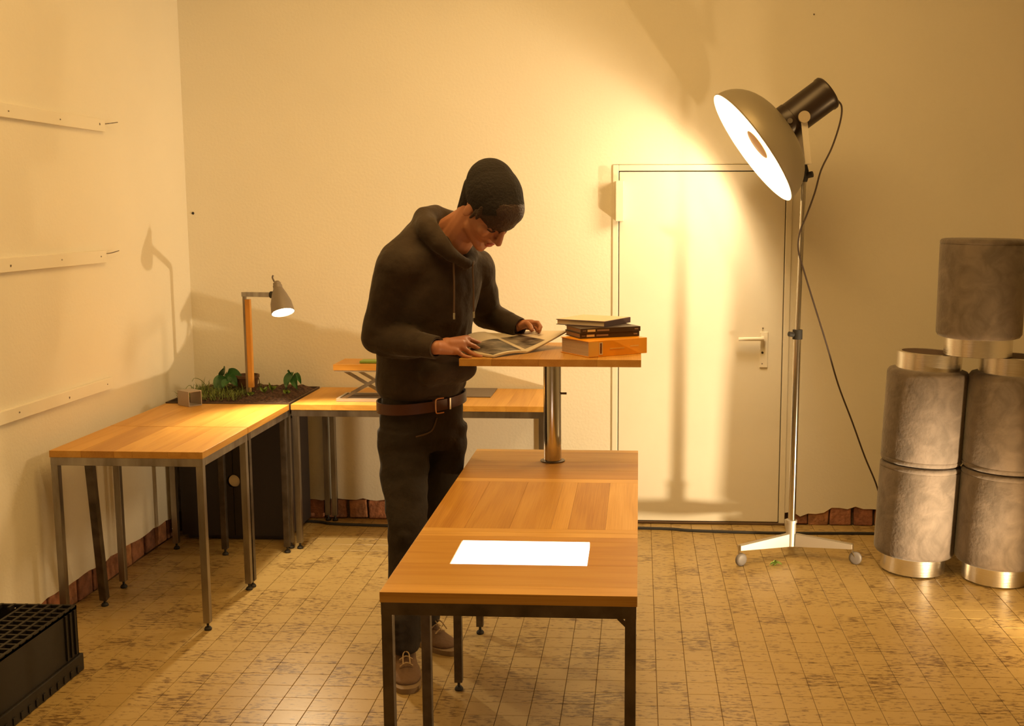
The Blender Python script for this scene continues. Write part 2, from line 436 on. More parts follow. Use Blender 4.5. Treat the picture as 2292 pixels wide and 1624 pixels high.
tag(obj('nail', b, DSTEEL, None, c, smooth=True), 'single small nail high in the wall above the studio lamp', 'nail')

# floor cable along the back wall
pts = [(-2.2, 5.66, .008)] + [Z(x_, y_, .008) for x_, y_ in ((700, 1166), (760, 1172), (1000, 1178), (1440, 1181), (1560, 1187), (1745, 1192), (1950, 1193), (2150, 1200))] + [(2.6, 5.5, .008)]
b = NB(); tube(b, [V((p[0], min(p[1], 5.67), .0075)) for p in pts], .007, 8, 6)
tag(obj('floor_cable', b, RUBBER, None, (0, 5.6, 0), smooth=True), 'black cable lying on the floor along the foot of the back wall', 'cable')

# ================================================================ TABLES
T = .71; BT = .026; AP = .032
def foot_leg(parent, x, y, z1, m=STEEL, w_=.027, top=None, name='leg'):
    tx, ty = top or (x, y)
    b = NB(); bar(b, (x, y, .03), (tx, ty, z1), w_, w_, V((0, 1, 0)), .0015)
    l = obj(name, b, m, parent)
    b = NB(); cyl(b, (x, y, .012), (x, y, .032), .005, 10); lathe(b, [(0, 0), (.014, 0), (.015, .006), (.010, .013), (0, .013)], (x, y, 0), seg=16)
    obj('levelling_foot', b, RUBBER, l, smooth=True)
    return l
def apron(parent, x0, x1, y0, y1, m=STEEL, z1=T - BT, h=AP, w_=.027):
    # four separate rails
    z0 = z1 - h
    for q in ((x0, x1, y0, y0 + w_), (x0, x1, y1 - w_, y1), (x0, x0 + w_, y0 + w_, y1 - w_), (x1 - w_, x1, y0 + w_, y1 - w_)):
        obj('rail', box(NB(), *q, z0, z1, .0015), m, parent)
def plank(parent, x0, x1, y0, y1, m, tone, z1=T, t=BT):
    g = .0002
    return obj('plank', box(NB(), x0 + g, x1 - g, y0 + g, y1 - g, z1 - t, z1, .0005), m, parent, tone=tone)
def tones(k): 
    a = rnd(.93, 1.05) * k; return (a, a * rnd(.97, 1.02), a * rnd(.93, 1.03))

# main work table (three sections side by side, one steel frame each)
X0, X1 = -.62, .002
def table(name, label, cat, base, group=None):
    t = emp(name, base); tag(t, label, cat, group); return t
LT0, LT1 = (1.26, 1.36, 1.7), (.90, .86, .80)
# section 1 with light box, Y 2.566 - 3.088
Y0, Y1 = 2.566, 3.088
t = table('worktable', 'long wooden table section with glowing light panel, nearest the camera', 'table', ((X0 + X1) / 2, (Y0 + Y1) / 2, 0))
apron(t, X0 + .002, X1 - .002, Y0 + .002, Y1 - .002, DSTEEL)
for lx, ly in ((X0 + .016, Y0 + .016), (X1 - .016, Y0 + .016), (X0 + .016, Y1 - .03), (X1 - .016, Y1 - .03)): foot_leg(t, lx, ly, T - BT - .002, DSTEEL)
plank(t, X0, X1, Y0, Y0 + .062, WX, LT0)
LB = (-.487, -.129, 2.792, 3.002)
plank(t, X0, X1, Y0 + .062, LB[2], WX, (.95, .93, .88))
plank(t, X0, LB[0], LB[2], LB[3], WX, (.98, .97, .93)); plank(t, LB[1], X1, LB[2], LB[3], WX, (.95, .92, .86))
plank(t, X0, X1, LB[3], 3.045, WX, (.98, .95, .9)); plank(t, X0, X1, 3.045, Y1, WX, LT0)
GLOW = mat('lit_opal_panel', (.9, .9, .9), .4, emit=(1, .97, .92), estr=2.2)
obj('light_panel', box(NB(), LB[0] + .002, LB[1] - .002, LB[2] + .002, LB[3] - .002, T - .02, T + .0005, .001), GLOW, t, label='glowing white light panel let into the wood')
b = NB(); c0 = V((X1 - .045, Y0 + .012, T - BT - AP)); bar(b, c0, c0 + V((.028, 0, -.028)), .004, .01)
obj('corner_brace', b, DSTEEL, t)
# section 2, boards lengthwise
Y0, Y1 = 3.089, 3.735
t = table('worktable', 'middle wooden table section with boards running away from the light panel', 'table', ((X0 + X1) / 2, (Y0 + Y1) / 2, 0))
apron(t, X0 + .002, X1 - .002, Y0 + .002, Y1 - .002, DSTEEL)
for lx, ly in ((X0 + .016, Y1 - .13), (X1 - .016, Y1 - .13)): foot_leg(t, lx, ly, T - BT - .002, DSTEEL)
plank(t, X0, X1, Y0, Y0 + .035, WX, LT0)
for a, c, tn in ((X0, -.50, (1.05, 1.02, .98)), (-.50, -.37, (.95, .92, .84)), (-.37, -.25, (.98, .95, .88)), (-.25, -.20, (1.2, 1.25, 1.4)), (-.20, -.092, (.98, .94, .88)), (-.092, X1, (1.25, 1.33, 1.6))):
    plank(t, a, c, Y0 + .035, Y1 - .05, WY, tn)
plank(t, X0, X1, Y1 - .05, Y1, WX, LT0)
# section 3, carries the column
Y0, Y1 = 3.736, 4.205
t3 = t = table('worktable', 'wooden table section at the far end, carrying the chromed column', 'table', ((X0 + X1) / 2, (Y0 + Y1) / 2, 0))
apron(t, X0 + .002, X1 - .002, Y0 + .002, Y1 - .002, DSTEEL)
for lx, ly in ((X0 + .016, Y1 - .085), (X1 - .016, Y1 - .085)): foot_leg(t, lx, ly, T - BT - .002, DSTEEL)
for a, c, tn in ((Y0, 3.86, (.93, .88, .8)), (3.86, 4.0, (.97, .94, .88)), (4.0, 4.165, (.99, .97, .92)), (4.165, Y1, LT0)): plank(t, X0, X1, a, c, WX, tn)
# raised reading top on a column
ZT = 1.12
pc = V((-.312, 4.01, 0))
t = emp('raised_desktop', (pc.x, pc.y, T)); tag(t, 'small raised wooden tabletop on a chromed column, books on it', 'tabletop')
RX0, RX1, RY0, RY1 = -.612, .010, 3.755, 4.25
for a, c, tn in ((RX0, -.5, (1.0, .98, .95)), (-.5, -.34, (.9, .84, .78)), (-.34, -.14, (.95, .9, .85)), (-.14, RX1, (1.05, 1.04, 1.02))): plank(t, a, c, RY0, RY1, WY, tn, ZT, .025)
b = NB(); lathe(b, [(0, 0), (.0325, 0), (.0325, ZT - .026 - T), (0, ZT - .026 - T)], (pc.x, pc.y, T + .0005), seg=40)
obj('column', b, CHROME, t, smooth=True)
b = NB(); lathe(b, [(.033, 0), (.045, 0), (.045, .003), (.033, .005)], (pc.x, pc.y, T + .0006), seg=40, close=True); obj('collar', b, DSTEEL, t, smooth=True)
cp = P(1262, 880, 4.01); b = NB(); cyl(b, (pc.x + .03, 4.01, cp.z), (pc.x + .052, 4.01, cp.z), .004, 12); obj('locking_pin', b, DSTEEL, t, smooth=True)

# left row of desks
AX0, AX1 = -2.255, -1.655
Y0, Y1 = 4.087, 4.585
t = table('side_desk', 'wooden desk with steel legs nearest the camera along the left wall', 'desk', ((AX0 + AX1) / 2, (Y0 + Y1) / 2, 0))
apron(t, AX0 + .002, AX1 - .002, Y0 + .002, Y1 - .002)
foot_leg(t, AX0 + .016, Y0 + .016, T - BT - .002); foot_leg(t, AX1 - .016, Y0 + .016, T - BT - .002)
foot_leg(t, AX0 + .03, Y1 + .0 - .016, T - BT - .002); foot_leg(t, AX1 - .016, Y1 - .016, T - BT - .002)
foot_leg(t, -2.2, 4.343, T - BT - .01, DSTEEL, .03, top=(-2.12, 4.13))
for a, c, tn in ((AX0, -2.13, (1.08, 1.05, 1.0)), (-2.13, -2.0, (.93, .88, .8)), (-2.0, -1.93, (1.1, 1.1, 1.1)), (-1.93, -1.79, (.97, .93, .86)), (-1.79, AX1, (1.02, 1.0, .96))): plank(t, a, c, Y0, Y1, WY, tn)
Y0, Y1 = 4.589, 5.150
t = table('side_desk', 'second wooden desk along the left wall, steel tube offcut on it', 'desk', ((AX0 + AX1) / 2, (Y0 + Y1) / 2, 0))
apron(t, AX0 + .002, AX1 - .002, Y0 + .002, Y1 - .002)
foot_leg(t, AX1 - .014, Y0 + .018, T - BT - .002, DSTEEL); foot_leg(t, AX0 + .03, Y1 - .02, T - BT - .002); foot_leg(t, AX1 - .016, Y1 - .05, T - BT - .002, DSTEEL)
foot_leg(t, AX0 + .30, Y1 - .10, T - BT - .002, DSTEEL)
for a, c, tn in ((AX0, -2.1, (1.05, 1.02, .98)), (-2.1, -1.98, (.96, .92, .85)), (-1.98, -1.86, (1.03, 1.0, .95)), (-1.86, -1.76, (1.1, 1.1, 1.1)), (-1.76, AX1, (1.05, 1.04, 1.02))): plank(t, a, c, Y0, Y1, WY, tn)
# corner planter unit
Y0, Y1 = 5.154, 5.665
t = table('planter_table', 'corner table with a sunken tray of dark soil and plants', 'planter', ((AX0 + AX1) / 2, (Y0 + Y1) / 2, 0))
apron(t, AX0 + .002, AX1 - .002, Y0 + .002, Y1 - .002)
for lx, ly in ((AX0 + .03, Y1 - .02), (AX1 + .01 - .03, Y0 + .02), (AX1 + .024, Y1 + .002)): foot_leg(t, lx, ly, T - BT - .002)
b = NB()
for q in ((AX0, AX1, Y0, Y0 + .006), (AX0, AX1, Y1 - .006, Y1), (AX0, AX0 + .006, Y0 + .006, Y1 - .006), (AX1 - .006, AX1, Y0 + .006, Y1 - .006)): box(b, *q, T - .03, T + .006)
box(b, AX0, AX1, Y0, Y1, T - .032, T - .027)
obj('tray', b, mat('dark_tray', (.10, .07, .05), .6, .3), t)
SOIL = mat('potting_soil', (.11, .055, .032), .95, bump=1, bscale=120, dark=(.035, .018, .012), vscale=70)
b = NB(); NX, NY = 60, 50; g = []
for i in range(NX + 1):
    row = []
    for j in range(NY + 1):
        x_ = AX0 + .008 + (AX1 - AX0 - .016) * i / NX; y_ = Y0 + .008 + (Y1 - Y0 - .016) * j / NY
        e_ = min(i, NX - i, j, NY - j) / 6; e_ = min(1, e_)
        h = T - .012 + e_ * (.018 + .02 * max(0, (y_ - Y0) / (Y1 - Y0))) + .012 * e_ * noise.noise(V((x_, y_, 0)) * 30) + .007 * noise.noise(V((x_, y_, 4)) * 90)
        row.append(b.verts.new((x_, y_, h)))
    g.append(row)
for i in range(NX):
    for j in range(NY): b.faces.new((g[i][j], g[i + 1][j], g[i + 1][j + 1], g[i][j + 1]))
obj('soil', b, SOIL, t, kind='stuff')
# back desk along the back wall
BX0, BX1 = -1.648, -.437; Y0, Y1 = 5.152, 5.68
t = table('back_desk', 'long wooden desk on steel frame against the back wall', 'desk', ((BX0 + BX1) / 2, (Y0 + Y1) / 2, 0))
apron(t, BX0 + .002, BX1 - .002, Y0 + .002, Y1 - .002)
for lx, ly in ((BX0 + .018, Y0 + .016), (BX1 - .016, Y0 + .016), (BX0 + .056, Y1 - .02), (BX1 - .016, Y1 - .02)): foot_leg(t, lx, ly, T - BT - .002)
for a, c, tn in ((BX0, -1.45, (1.08, 1.05, 1.02)), (-1.45, -1.22, (1.0, .97, .92)), (-1.22, -1.0, (1.03, 1.0, .95)), (-1.0, -.82, (.98, .95, .88)), (-.82, -.62, (1.06, 1.05, 1.02)), (-.62, -.52, (1.02, 1, .96)), (-.52, BX1, (1.15, 1.16, 1.18))): plank(t, a, c, Y0, Y1, WY, tn)
# slate panel lying on it
b = NB(); box(b, -1.02, -.725, 5.395, 5.665, T + .0005, T + .005, .001)
tag(obj('slate_panel', b, mat('slate', (.16, .125, .10), .7, bump=.2, bscale=30), None, (-.87, 5.53, T)), 'flat dark slate panel lying on the back desk', 'panel')

# black cabinet under the corner
cb = emp('storage_cabinet', (-2.0, 5.45, 0)); tag(cb, 'black two door cabinet standing under the corner planter', 'cabinet')
CX0, CX1, CY0, CY1 = -2.262, -1.722, 5.285, 5.66; CZ = .60
BLKW = mat('black_lacquer', (.028, .020, .019), .55, bump=.05, bscale=40)
b = NB(); box(b, CX0, CX1, CY0 + .02, CY1, .02, CZ, .002); box(b, CX0 + .02, CX1 - .02, CY0 + .03, CY1 - .02, 0.001, .02)
obj('body', b, BLKW, cb)
mid = (CX0 + CX1) / 2
for s, (a, c) in ((-1, (CX0 + .002, mid - .0015)), (1, (mid + .0015, CX1 - .002))):
    # door with half a round finger hole cut on the meeting edge
    r_ = .032; hz = .30; ed = c if s < 0 else a
    far = a if s < 0 else c; sg = -1 if s < 0 else 1
    row = [(ed, .025)] + [(ed + sg * r_ * math.sin(PI * k / 12), hz - r_ * math.cos(PI * k / 12)) for k in range(13)] + [(ed, CZ - .003)]
    b = NB(); vs = [(b.verts.new((x_, CY0, z_)), b.verts.new((far, CY0, z_))) for x_, z_ in row]
    fs = [b.faces.new((p[0], q[0], q[1], p[1])) for p, q in zip(vs, vs[1:])]
    r = bmesh.ops.extrude_face_region(b, geom=fs)
    for v in [q for q in r['geom'] if isinstance(q, bmesh.types.BMVert)]: v.co.y += .018
    obj('door', b, BLKW, cb)
b = NB(); cyl(b, (mid + .004, CY0 + .012, .30), (mid + .004, CY0 + .0175, .30), .030, 24); obj('hole_liner', b, mat('pale_liner', (.95, .85, .65), .7), cb)

# small steel tube offcut on the second desk
oc = Z(415, 911, T); b = NB()
R_ = Matrix.Rotation(math.radians(55), 3, 'Z')
for (cx, cz, sx, sz) in ((0, -.0335, .07, .004), (0, .0335, .07, .004), (-.033, 0, .004, .063), (.033, 0, .004, .063)):
    obox(b, V((oc.x, oc.y + .055, T + .0365)) + R_ @ V((cx, 0, cz)), (sx, .09, sz), R_)
tag(obj('tube_offcut', b, mat('galvanised_steel', (.42, .36, .32), .5, .6), None, (oc.x, oc.y + .05, T)), 'short square grey steel tube offcut beside the soil tray', 'tube')

# ---------------------------------------------------------------- plants
LEAF = mat('dark_green_leaf', (.035, .13, .03), .45, vary=.3, vscale=30)
LEAF2 = mat('yellow_green_leaf', (.20, .30, .05), .5, vary=.3, vscale=30)
GRASS = mat('olive_grass', (.17, .23, .04), .6, vary=.4, vscale=20)
def heart(bm, base, tip, width, nrm, curl=.01):
    base, tip = V(base), V(tip); d = tip - base; s = d.cross(V(nrm)).normalized(); nn = s.cross(d).normalized()
    N = 9; rows = []
    for i in range(N + 1):
        t = i / N; w_ = width * (math.sin(PI * min(1, t * .9 + .12)) ** .7) * (1 - t * .35) if i < N else 0
        c = base + d * t + nn * (-curl * 4 * (t - .4) ** 2)
        rows.append([bm.verts.new(c + s * w_ * k + nn * (abs(k) * curl * .8)) for k in (-1, -.5, 0, .5, 1)])
    for a, c in zip(rows, rows[1:]):
        for k in range(4): bm.faces.new((a[k], a[k + 1], c[k + 1], c[k]))
    r = bmesh.ops.extrude_face_region(bm, geom=[f for f in bm.faces if f.verts[0] in {v for q in rows for v in q}])
    for v in [q for q in r['geom'] if isinstance(q, bmesh.types.BMVert)]: v.co -= nn * .0007
    return bm
def leafy(label, base, leaves, m=LEAF, name='leafy_plant'):
    o = emp(name, base); tag(o, label, 'plant')
    b = NB()
    for lf in leaves: tube(b, [base, (V(base) + V(lf[0])) / 2 + V((0, 0, .012)), lf[0]], .0016, 6, 3)
    obj('stem', b, GRASS, o, smooth=True)
    for lf in leaves: obj('leaf', heart(NB(), lf[0], lf[1], lf[2], lf[3]), m, o, smooth=True)
    return o
YP = 5.40
base = Z(492, 868, .725)
leafy('dark green plant with big heart leaves left of the flower pot', base,
      [(P(500, 840, 5.45), P(483, 876, 5.40), .040, (0, -1, .3)), (P(508, 832, 5.46), P(545, 850, 5.42), .038, (0, -1, .5)),
       (P(500, 836, 5.50), P(497, 822, 5.36), .030, (0, -1, .6)), (P(512, 848, 5.42), P(498, 866, 5.34), .026, (0, -1, .2)), (P(515, 840, 5.44), P(530, 862, 5.38), .026, (.3, -1, .3))])
base = Z(655, 868, .725)
leafy('dark green plant with drooping leaves in the right rear of the soil', base,
      [(P(652, 832, 5.5), P(638, 868, 5.44), .030, (-.4, -1, .2)), (P(655, 838, 5.5), P(664, 870, 5.43), .024, (0, -1, .1)),
       (P(662, 834, 5.52), P(674, 858, 5.48), .015, (.5, -1, .2)), (P(644, 828, 5.5), P(652, 838, 5.47), .006, (0, -1, .6))])
for k, (x_, y_, yd, nm) in enumerate([(560, 886, 5.25, 'pale seedling at the foot of the desk lamp'), (592, 882, 5.27, 'pale seedling with narrow leaves right of the desk lamp post'),
                                 (610, 880, 5.28, 'tallest pale green seedling in the middle of the soil'), (643, 884, 5.26, 'low seedling near the front right of the soil')]):
    bs = Z(x_, y_, .722); h = (.025, .04, .055, .03)[k]
    lv = []
    for q in range(3 + k % 2):
        a = q * 2.1 + k; tip = V(bs) + V((math.cos(a) * .022, math.sin(a) * .015, h * (.7 + .3 * (q % 2))))
        lv.append((V(bs) + V((math.cos(a) * .004, 0, h * .35)), tip, .009, (0, -1, .4)))
    leafy(nm, bs, lv, LEAF2, 'seedling')
# grass clump
gb = NB(); gc = Z(450, 880, .72)
for i in range(1100):
    bx = rnd(P(412, 880, 5.3).x, P(548, 880, 5.3).x); by = rnd(5.2, 5.58)
    a = rnd(0, 2 * PI); ln = rnd(.025, .045) + rnd(0, .06) ** 1.0 * random.random(); lean = rnd(.3, 1.2)
    p0 = V((bx, by, .717)); p2 = p0 + V((math.cos(a) * lean * ln, math.sin(a) * lean * ln, ln * (1 - .5 * lean)))
    if p2.x < -2.32: continue
    p1 = (p0 + p2) / 2 + V((0, 0, ln * .18)); s_ = V((-math.sin(a), math.cos(a), 0)) * .0014
    v = [gb.verts.new(p) for p in (p0 - s_, p0 + s_, p1 + s_ * .8, p1 - s_ * .8, p2)]
    gb.faces.new(v[:4]); gb.faces.new((v[3], v[2], v[4]))
gr = obj('grass_clump', gb, GRASS, None, (gc.x, 5.4, .715)); tag(gr, 'olive green clump of fine grass at the left of the soil', 'grass', kind='stuff')
b = NB()
tube(b, [Z(470, 875, .725), P(452, 852, 5.35), P(436, 846, 5.32), P(430, 853, 5.3)], .0013, 6, 5)
tube(b, [Z(445, 885, .725), P(425, 862, 5.25), P(412, 876, 5.22)], .0013, 6, 5)
gs = obj('grass_stalk', b, GRASS, None, (gc.x, 5.35, .72), smooth=True); tag(gs, 'two long thin stalks arching over the grass clump', 'grass')
# flower pot
pb = Z(555, 872, .722); pb.y = 5.46; pb = V((P(554, 860, 5.46).x, 5.46, .722))
po = emp('flower_pot', pb); tag(po, 'dark brown plastic flower pot behind the desk lamp post', 'pot')
b = NB(); lathe(b, [(0, 0), (.042, 0), (.056, .070), (.060, .070), (.060, .084), (.054, .084), (.053, .062), (0, .062)], pb, seg=32)
obj('pot', b, mat('brown_pot', (.10, .045, .022), .5), po, smooth=True)
b = NB(); lathe(b, [(0, .066), (.05, .066), (.052, .062)], pb, seg=24)
for v in b.verts: v.co.z += .004 * noise.noise(v.co * 80)
obj('soil', b, SOIL, po)
b = NB(); tube(b, [pb + V((.02, -.02, .066)), pb + V((.055, -.04, .088)), pb + V((.075, -.05, .075)), pb + V((.08, -.05, .04))], .0022, 6, 4); obj('stem', b, mat('dry_stem', (.09, .06, .03), .8), po, smooth=True)
# fallen leaf scrap
c = Z(1733, 1262, .004); b = NB()
heart(b, c, c + V((.03, -.01, .012)), .012, (0, -.3, 1)); heart(b, c, c + V((-.02, -.02, .010)), .010, (0, -.3, 1)); heart(b, c, c + V((.01, .02, .016)), .009, (0, -.5, 1))
tag(obj('leaf_scrap', b, LEAF2, None, c, smooth=True), 'tiny green leaf scrap on the floor under the studio lamp', 'leaf')

# ---------------------------------------------------------------- desk lamp
pt = P(549, 660, 5.32); pf = V((P(559, 884, 5.32).x, 5.32, .722))
dl = emp('desk_lamp', pf); tag(dl, 'desk lamp with wooden post, steel arm and grey metal shade, lit', 'lamp')
b = NB(); bar(b, V((pt.x - .006, pt.y + .004, .715)), V((pt.x - .006, pt.y + .004, pt.z + .004)), .012, .026, V((0, 1, 0)), .001); obj('steel_bar', b, STEEL, dl)
b = NB(); bar(b, (pf.x + .012, pf.y - .004, .765), (pt.x + .013, pt.y - .004, pt.z - .02), .024, .024, V((0, 1, 0)), .0015); obj('post', b, WZ, dl, tone=(1, .88, .78), label='orange-brown wooden post')
b = NB(); bar(b, (pf.x + .006, pf.y - .004, .715), (pf.x + .006, pf.y - .004, .77), .014, .014, V((0, 1, 0)), .001); obj('spike', b, CHROME, dl)
sc = P(627, 668, 5.02)
ax = V((.28, -.36, -.89)).normalized()
st = sc - ax * .055    # neck of the shade
so = sc + ax * .062    # opening
arm_end = sc - ax * .01 + V((-.045, .03, .006))
b = NB(); bar(b, (pt.x - .008, pt.y, pt.z + .004), arm_end, .024, .022, V((0, 0, 1)), .0015); obj('arm', b, STEEL, dl)
b = NB(); cyl(b, arm_end + V((-.006, 0, 0)), arm_end + V((.02, -.008, 0)), .016, 16); obj('joint', b, RUBBER, dl, smooth=True)
SHADE = mat('grey_enamel', (.24, .20, .165), .55, .3, bump=.1, bscale=60)
b = NB(); L_ = .125
lathe(b, [(.020, 0), (.022, .006), (.034, .035), (.047, .075), (.053, L_), (.051, L_), (.045, .075), (.032, .035), (.019, .006), (.018, 0)], st, ax, 36, close=True)
shd = obj('shade', b, SHADE, dl, smooth=True)
b = NB(); lathe(b, [(0, -.030), (.012, -.030), (.014, -.026), (.018, -.022), (.018, -.012), (.021, -.010), (.021, .004), (.0, .004)], st, ax, 24); obj('socket_cap', b, SHADE, dl, smooth=True)
b = NB(); tube(b, [st - ax * .028 + V((-.01, 0, 0)), st - ax * .045 + V((-.016, 0, .004)), st - ax * .055 + V((-.010, 0, .006))], .004, 8, 3); obj('cable_stub', b, DSTEEL, dl, smooth=True)
BULB = mat('lit_desk_bulb', (1, .9, .7), .5, emit=(1, .86, .6), estr=30)
b = NB(); lathe(b, [(0, .045), (.020, .052), (.040, .085), (.046, .108), (.040, .113), (0, .116)], st, ax, 28); obj('bulb', b, BULB, dl, smooth=True)
light('desk_lamp_light', 'SPOT', st + ax * .127, 46, (1, .78, .48), .03, aim=st + ax, angle=math.radians(125), blend=.5)

# ---------------------------------------------------------------- scissor stand on the back desk
sx0 = -1.452; sy = 5.24
ss = emp('scissor_stand', (sx0 + .13, sy + .09, T)); tag(ss, 'folding metal scissor stand with a small wooden top on the back desk', 'stand')
b = NB()
for q in ((sx0, sx0 + .30, sy, sy + .012), (sx0, sx0 + .30, sy + .17, sy + .182), (sx0, sx0 + .012, sy + .012, sy + .17), (sx0 + .288, sx0 + .30, sy + .012, sy + .17)): box(b, *q, T + .001, T + .016)
obj('base_frame', b, ALU, ss)
b = NB(); box(b, sx0 + .012, sx0 + .288, sy + .012, sy + .17, T + .001, T + .005); obj('base_plate', b, mat('dark_sheet', (.14, .10, .08), .5, .5), ss)
ztop = .862
b = NB()
for yy in (sy + .006, sy + .176):
    bar(b, (sx0 + .03, yy, T + .014), (sx0 + .27, yy, ztop - .004), .010, .014); 
obj('scissor_arm', b, STEEL, ss)
b = NB()
for yy in (sy + .022, sy + .160): bar(b, (sx0 + .27, yy, T + .014), (sx0 + .04, yy, ztop - .004), .010, .014)
obj('scissor_arm', b, STEEL, ss)
b = NB(); box(b, sx0 - .005, sx0 + .30, sy - .005, sy + .20, ztop - .006, ztop + .002); obj('top_frame', b, ALU, ss)
obj('wooden_top', box(NB(), sx0 - .008, sx0 + .30, sy - .01, sy + .21, ztop + .002, ztop + .030, .001), WX, ss, tone=(1.05, .98, .85))
b = NB(); box(b, sx0 + .11, sx0 + .26, sy + .03, sy + .10, ztop + .031, ztop + .043, .003)
tag(obj('green_box', b, mat('green_card', (.22, .33, .05), .5), None, (sx0 + .18, sy + .06, ztop + .031)), 'small flat green box on top of the scissor stand', 'box')

# ================================================================ STUDIO LAMP
HX = P(1771, 1200, 5.17).x; HY = 5.17
hub = V((HX, HY, 0))
sl = emp('studio_lamp', hub); tag(sl, 'tall studio lamp with wide metal reflector on a wheeled chrome stand, lit', 'lamp')
ztop_ = P(1800, 392, HY); zj = P(1785, 748, HY)
b = NB(); cyl(b, P(1771, 1200, HY), zj, .0175, 24); obj('lower_pole', b, CHROME, sl, smooth=True)
b = NB(); cyl(b, zj, ztop_, .0115, 20); obj('upper_pole', b, CHROME, sl, smooth=True)
b = NB(); cyl(b, zj - V((0, 0, .022)), zj + V((0, 0, .022)), .023, 20); cyl(b, zj + V((-.02, -.01, 0)), zj + V((-.042, -.02, .004)), .012, 10); obj('clamp_collar', b, RUBBER, sl, smooth=True)
hb0, hb1 = P(1769, 1220, HY), P(1771, 1168, HY)
b = NB(); lathe(b, [(0, 0), (.023, 0), (.023, (hb1 - hb0).length), (.027, (hb1 - hb0).length), (.027, (hb1 - hb0).length + .012), (0, (hb1 - hb0).length + .012)], hb0, hb1 - hb0, 24); obj('hub', b, ALU, sl, smooth=True)
for k, (wx, wy) in enumerate(((P(1655, 1240, 5.0).x, 5.01), (P(1908, 1236, 5.05).x, 5.06), (HX + .02, 5.47))):
    e_ = V((wx, wy, .085)); d = (e_ - V((HX, HY, .15))); d.z = 0; dn = d.normalized(); sd = V((-dn.y, dn.x, 0))
    a0 = V((HX, HY, hb0.z + .030)) + dn * .022
    b = NB(); rr = []
    for p, h in ((a0, .030), (e_, .011)):
        rr.append([b.verts.new(p + sd * q * .013 + V((0, 0, s_ * h))) for q, s_ in ((-1, -1), (1, -1), (1, 1), (-1, 1))])
    for q in range(4): b.faces.new((rr[0][q], rr[0][(q + 1) % 4], rr[1][(q + 1) % 4], rr[1][q]))
    b.faces.new(rr[0][::-1]); b.faces.new(rr[1])
    l = obj('leg', b, ALU, sl)
    wc = e_ + dn * .004 + V((.012, 0, 0)); wc.z = .030
    b = NB(); cyl(b, e_ + V((0, 0, .012)), V((e_.x, e_.y, .058)), .006, 10); bar(b, V((e_.x, e_.y, .060)), wc, .020, .004); obj('caster_fork', b, CHROME, l)
    b = NB(); lathe(b, [(0, -.011), (.018, -.011), (.026, -.009), (.030, -.004), (.030, .004), (.026, .009), (.018, .011), (0, .011)], wc + V((0, 0, .0005)), sd, 28); obj('caster_wheel', b, mat('grey_rubber', (.16, .14, .13), .5), l, smooth=True)
# head
A = V((-.80, -.085, -.59)).normalized()
rimc = P(1686, 330, HY - .02)
RR = .287; D_ = .165
DISHO = mat('grey_green_metal', (.34, .30, .22), .45, .35, bump=.05, bscale=20)
DISHI = mat('white_reflector', (.88, .86, .80), .5)
Rm = frame(A)
def dprof(off, n=12):
    o = []
    for i in range(n + 1):
        t = i / n; r_ = .07 + (RR - .07) * math.sin(t * PI / 2) ** .95; o.append((r_ - off * (.3 + .7 * t) * 1.0, -D_ * math.cos(t * PI / 2) ** 1.05 + off * (1 - t) * 1.0))
    return o
b = NB(); lathe(b, dprof(0) + [(RR + .004, .003), (RR + .001, .006)], rimc, A, 72); obj('reflector', b, DISHO, sl, smooth=True, label='grey-green outside of the dish reflector')
b = NB(); lathe(b, [(0, -D_ + .006)] + dprof(.004) + [(RR + .001, .006)], rimc, A, 72)
obj('reflector_lining', b, DISHI, sl, smooth=True)
b = NB(); lathe(b, [(0, 0), (.072, 0), (.072, .03), (0, .03)], rimc - A * (D_ - .008), A, 40); obj('socket_disc', b, mat('dim_lit_disc', (.45, .24, .08), .5), sl, smooth=True)  # amber base colour paints in the weaker light on the disc
bc = rimc - A * .118
b = NB(); ell(b, bc, (.022, .022, .03), Rm); bl = obj('bulb', b, mat('lit_studio_bulb', (1, .9, .7), .5, emit=(1, .82, .5), estr=40), sl, smooth=True)
LBULB = light('studio_bulb_light', 'POINT', bc, 28, (1, .80, .50), .036)
light('studio_reflector_light', 'AREA', rimc - A * .050, 15, (1, .72, .38), .40, aim=rimc + A)
b = NB(); lathe(b, [(0, -.030), (.07, -.030), (.074, -.026), (.074, -.022), (.07, -.020), (0, -.016)], rimc, A, 40); obj('centre_deflector', b, mat('dim_lit_disc'), sl, smooth=True)
bl.visible_shadow = True
# housing
h0 = rimc - A * (D_ - .005); h1 = h0 - A * .255
b = NB(); lathe(b, [(0, 0), (.078, 0), (.081, .004), (.081, .05), (.078, .052), (.078, .23), (.081, .235), (.081, .25), (.075, .257), (0, .257)], h0, -A, 48)
obj('housing', b, BLACKM, sl, smooth=True)
b = NB(); cb_ = V((0, -1, 0)); cyl(b, h0 - A * .03 + cb_ * .078, h0 - A * .03 + cb_ * .086, .012, 14); obj('catch', b, STEEL, sl, smooth=True)
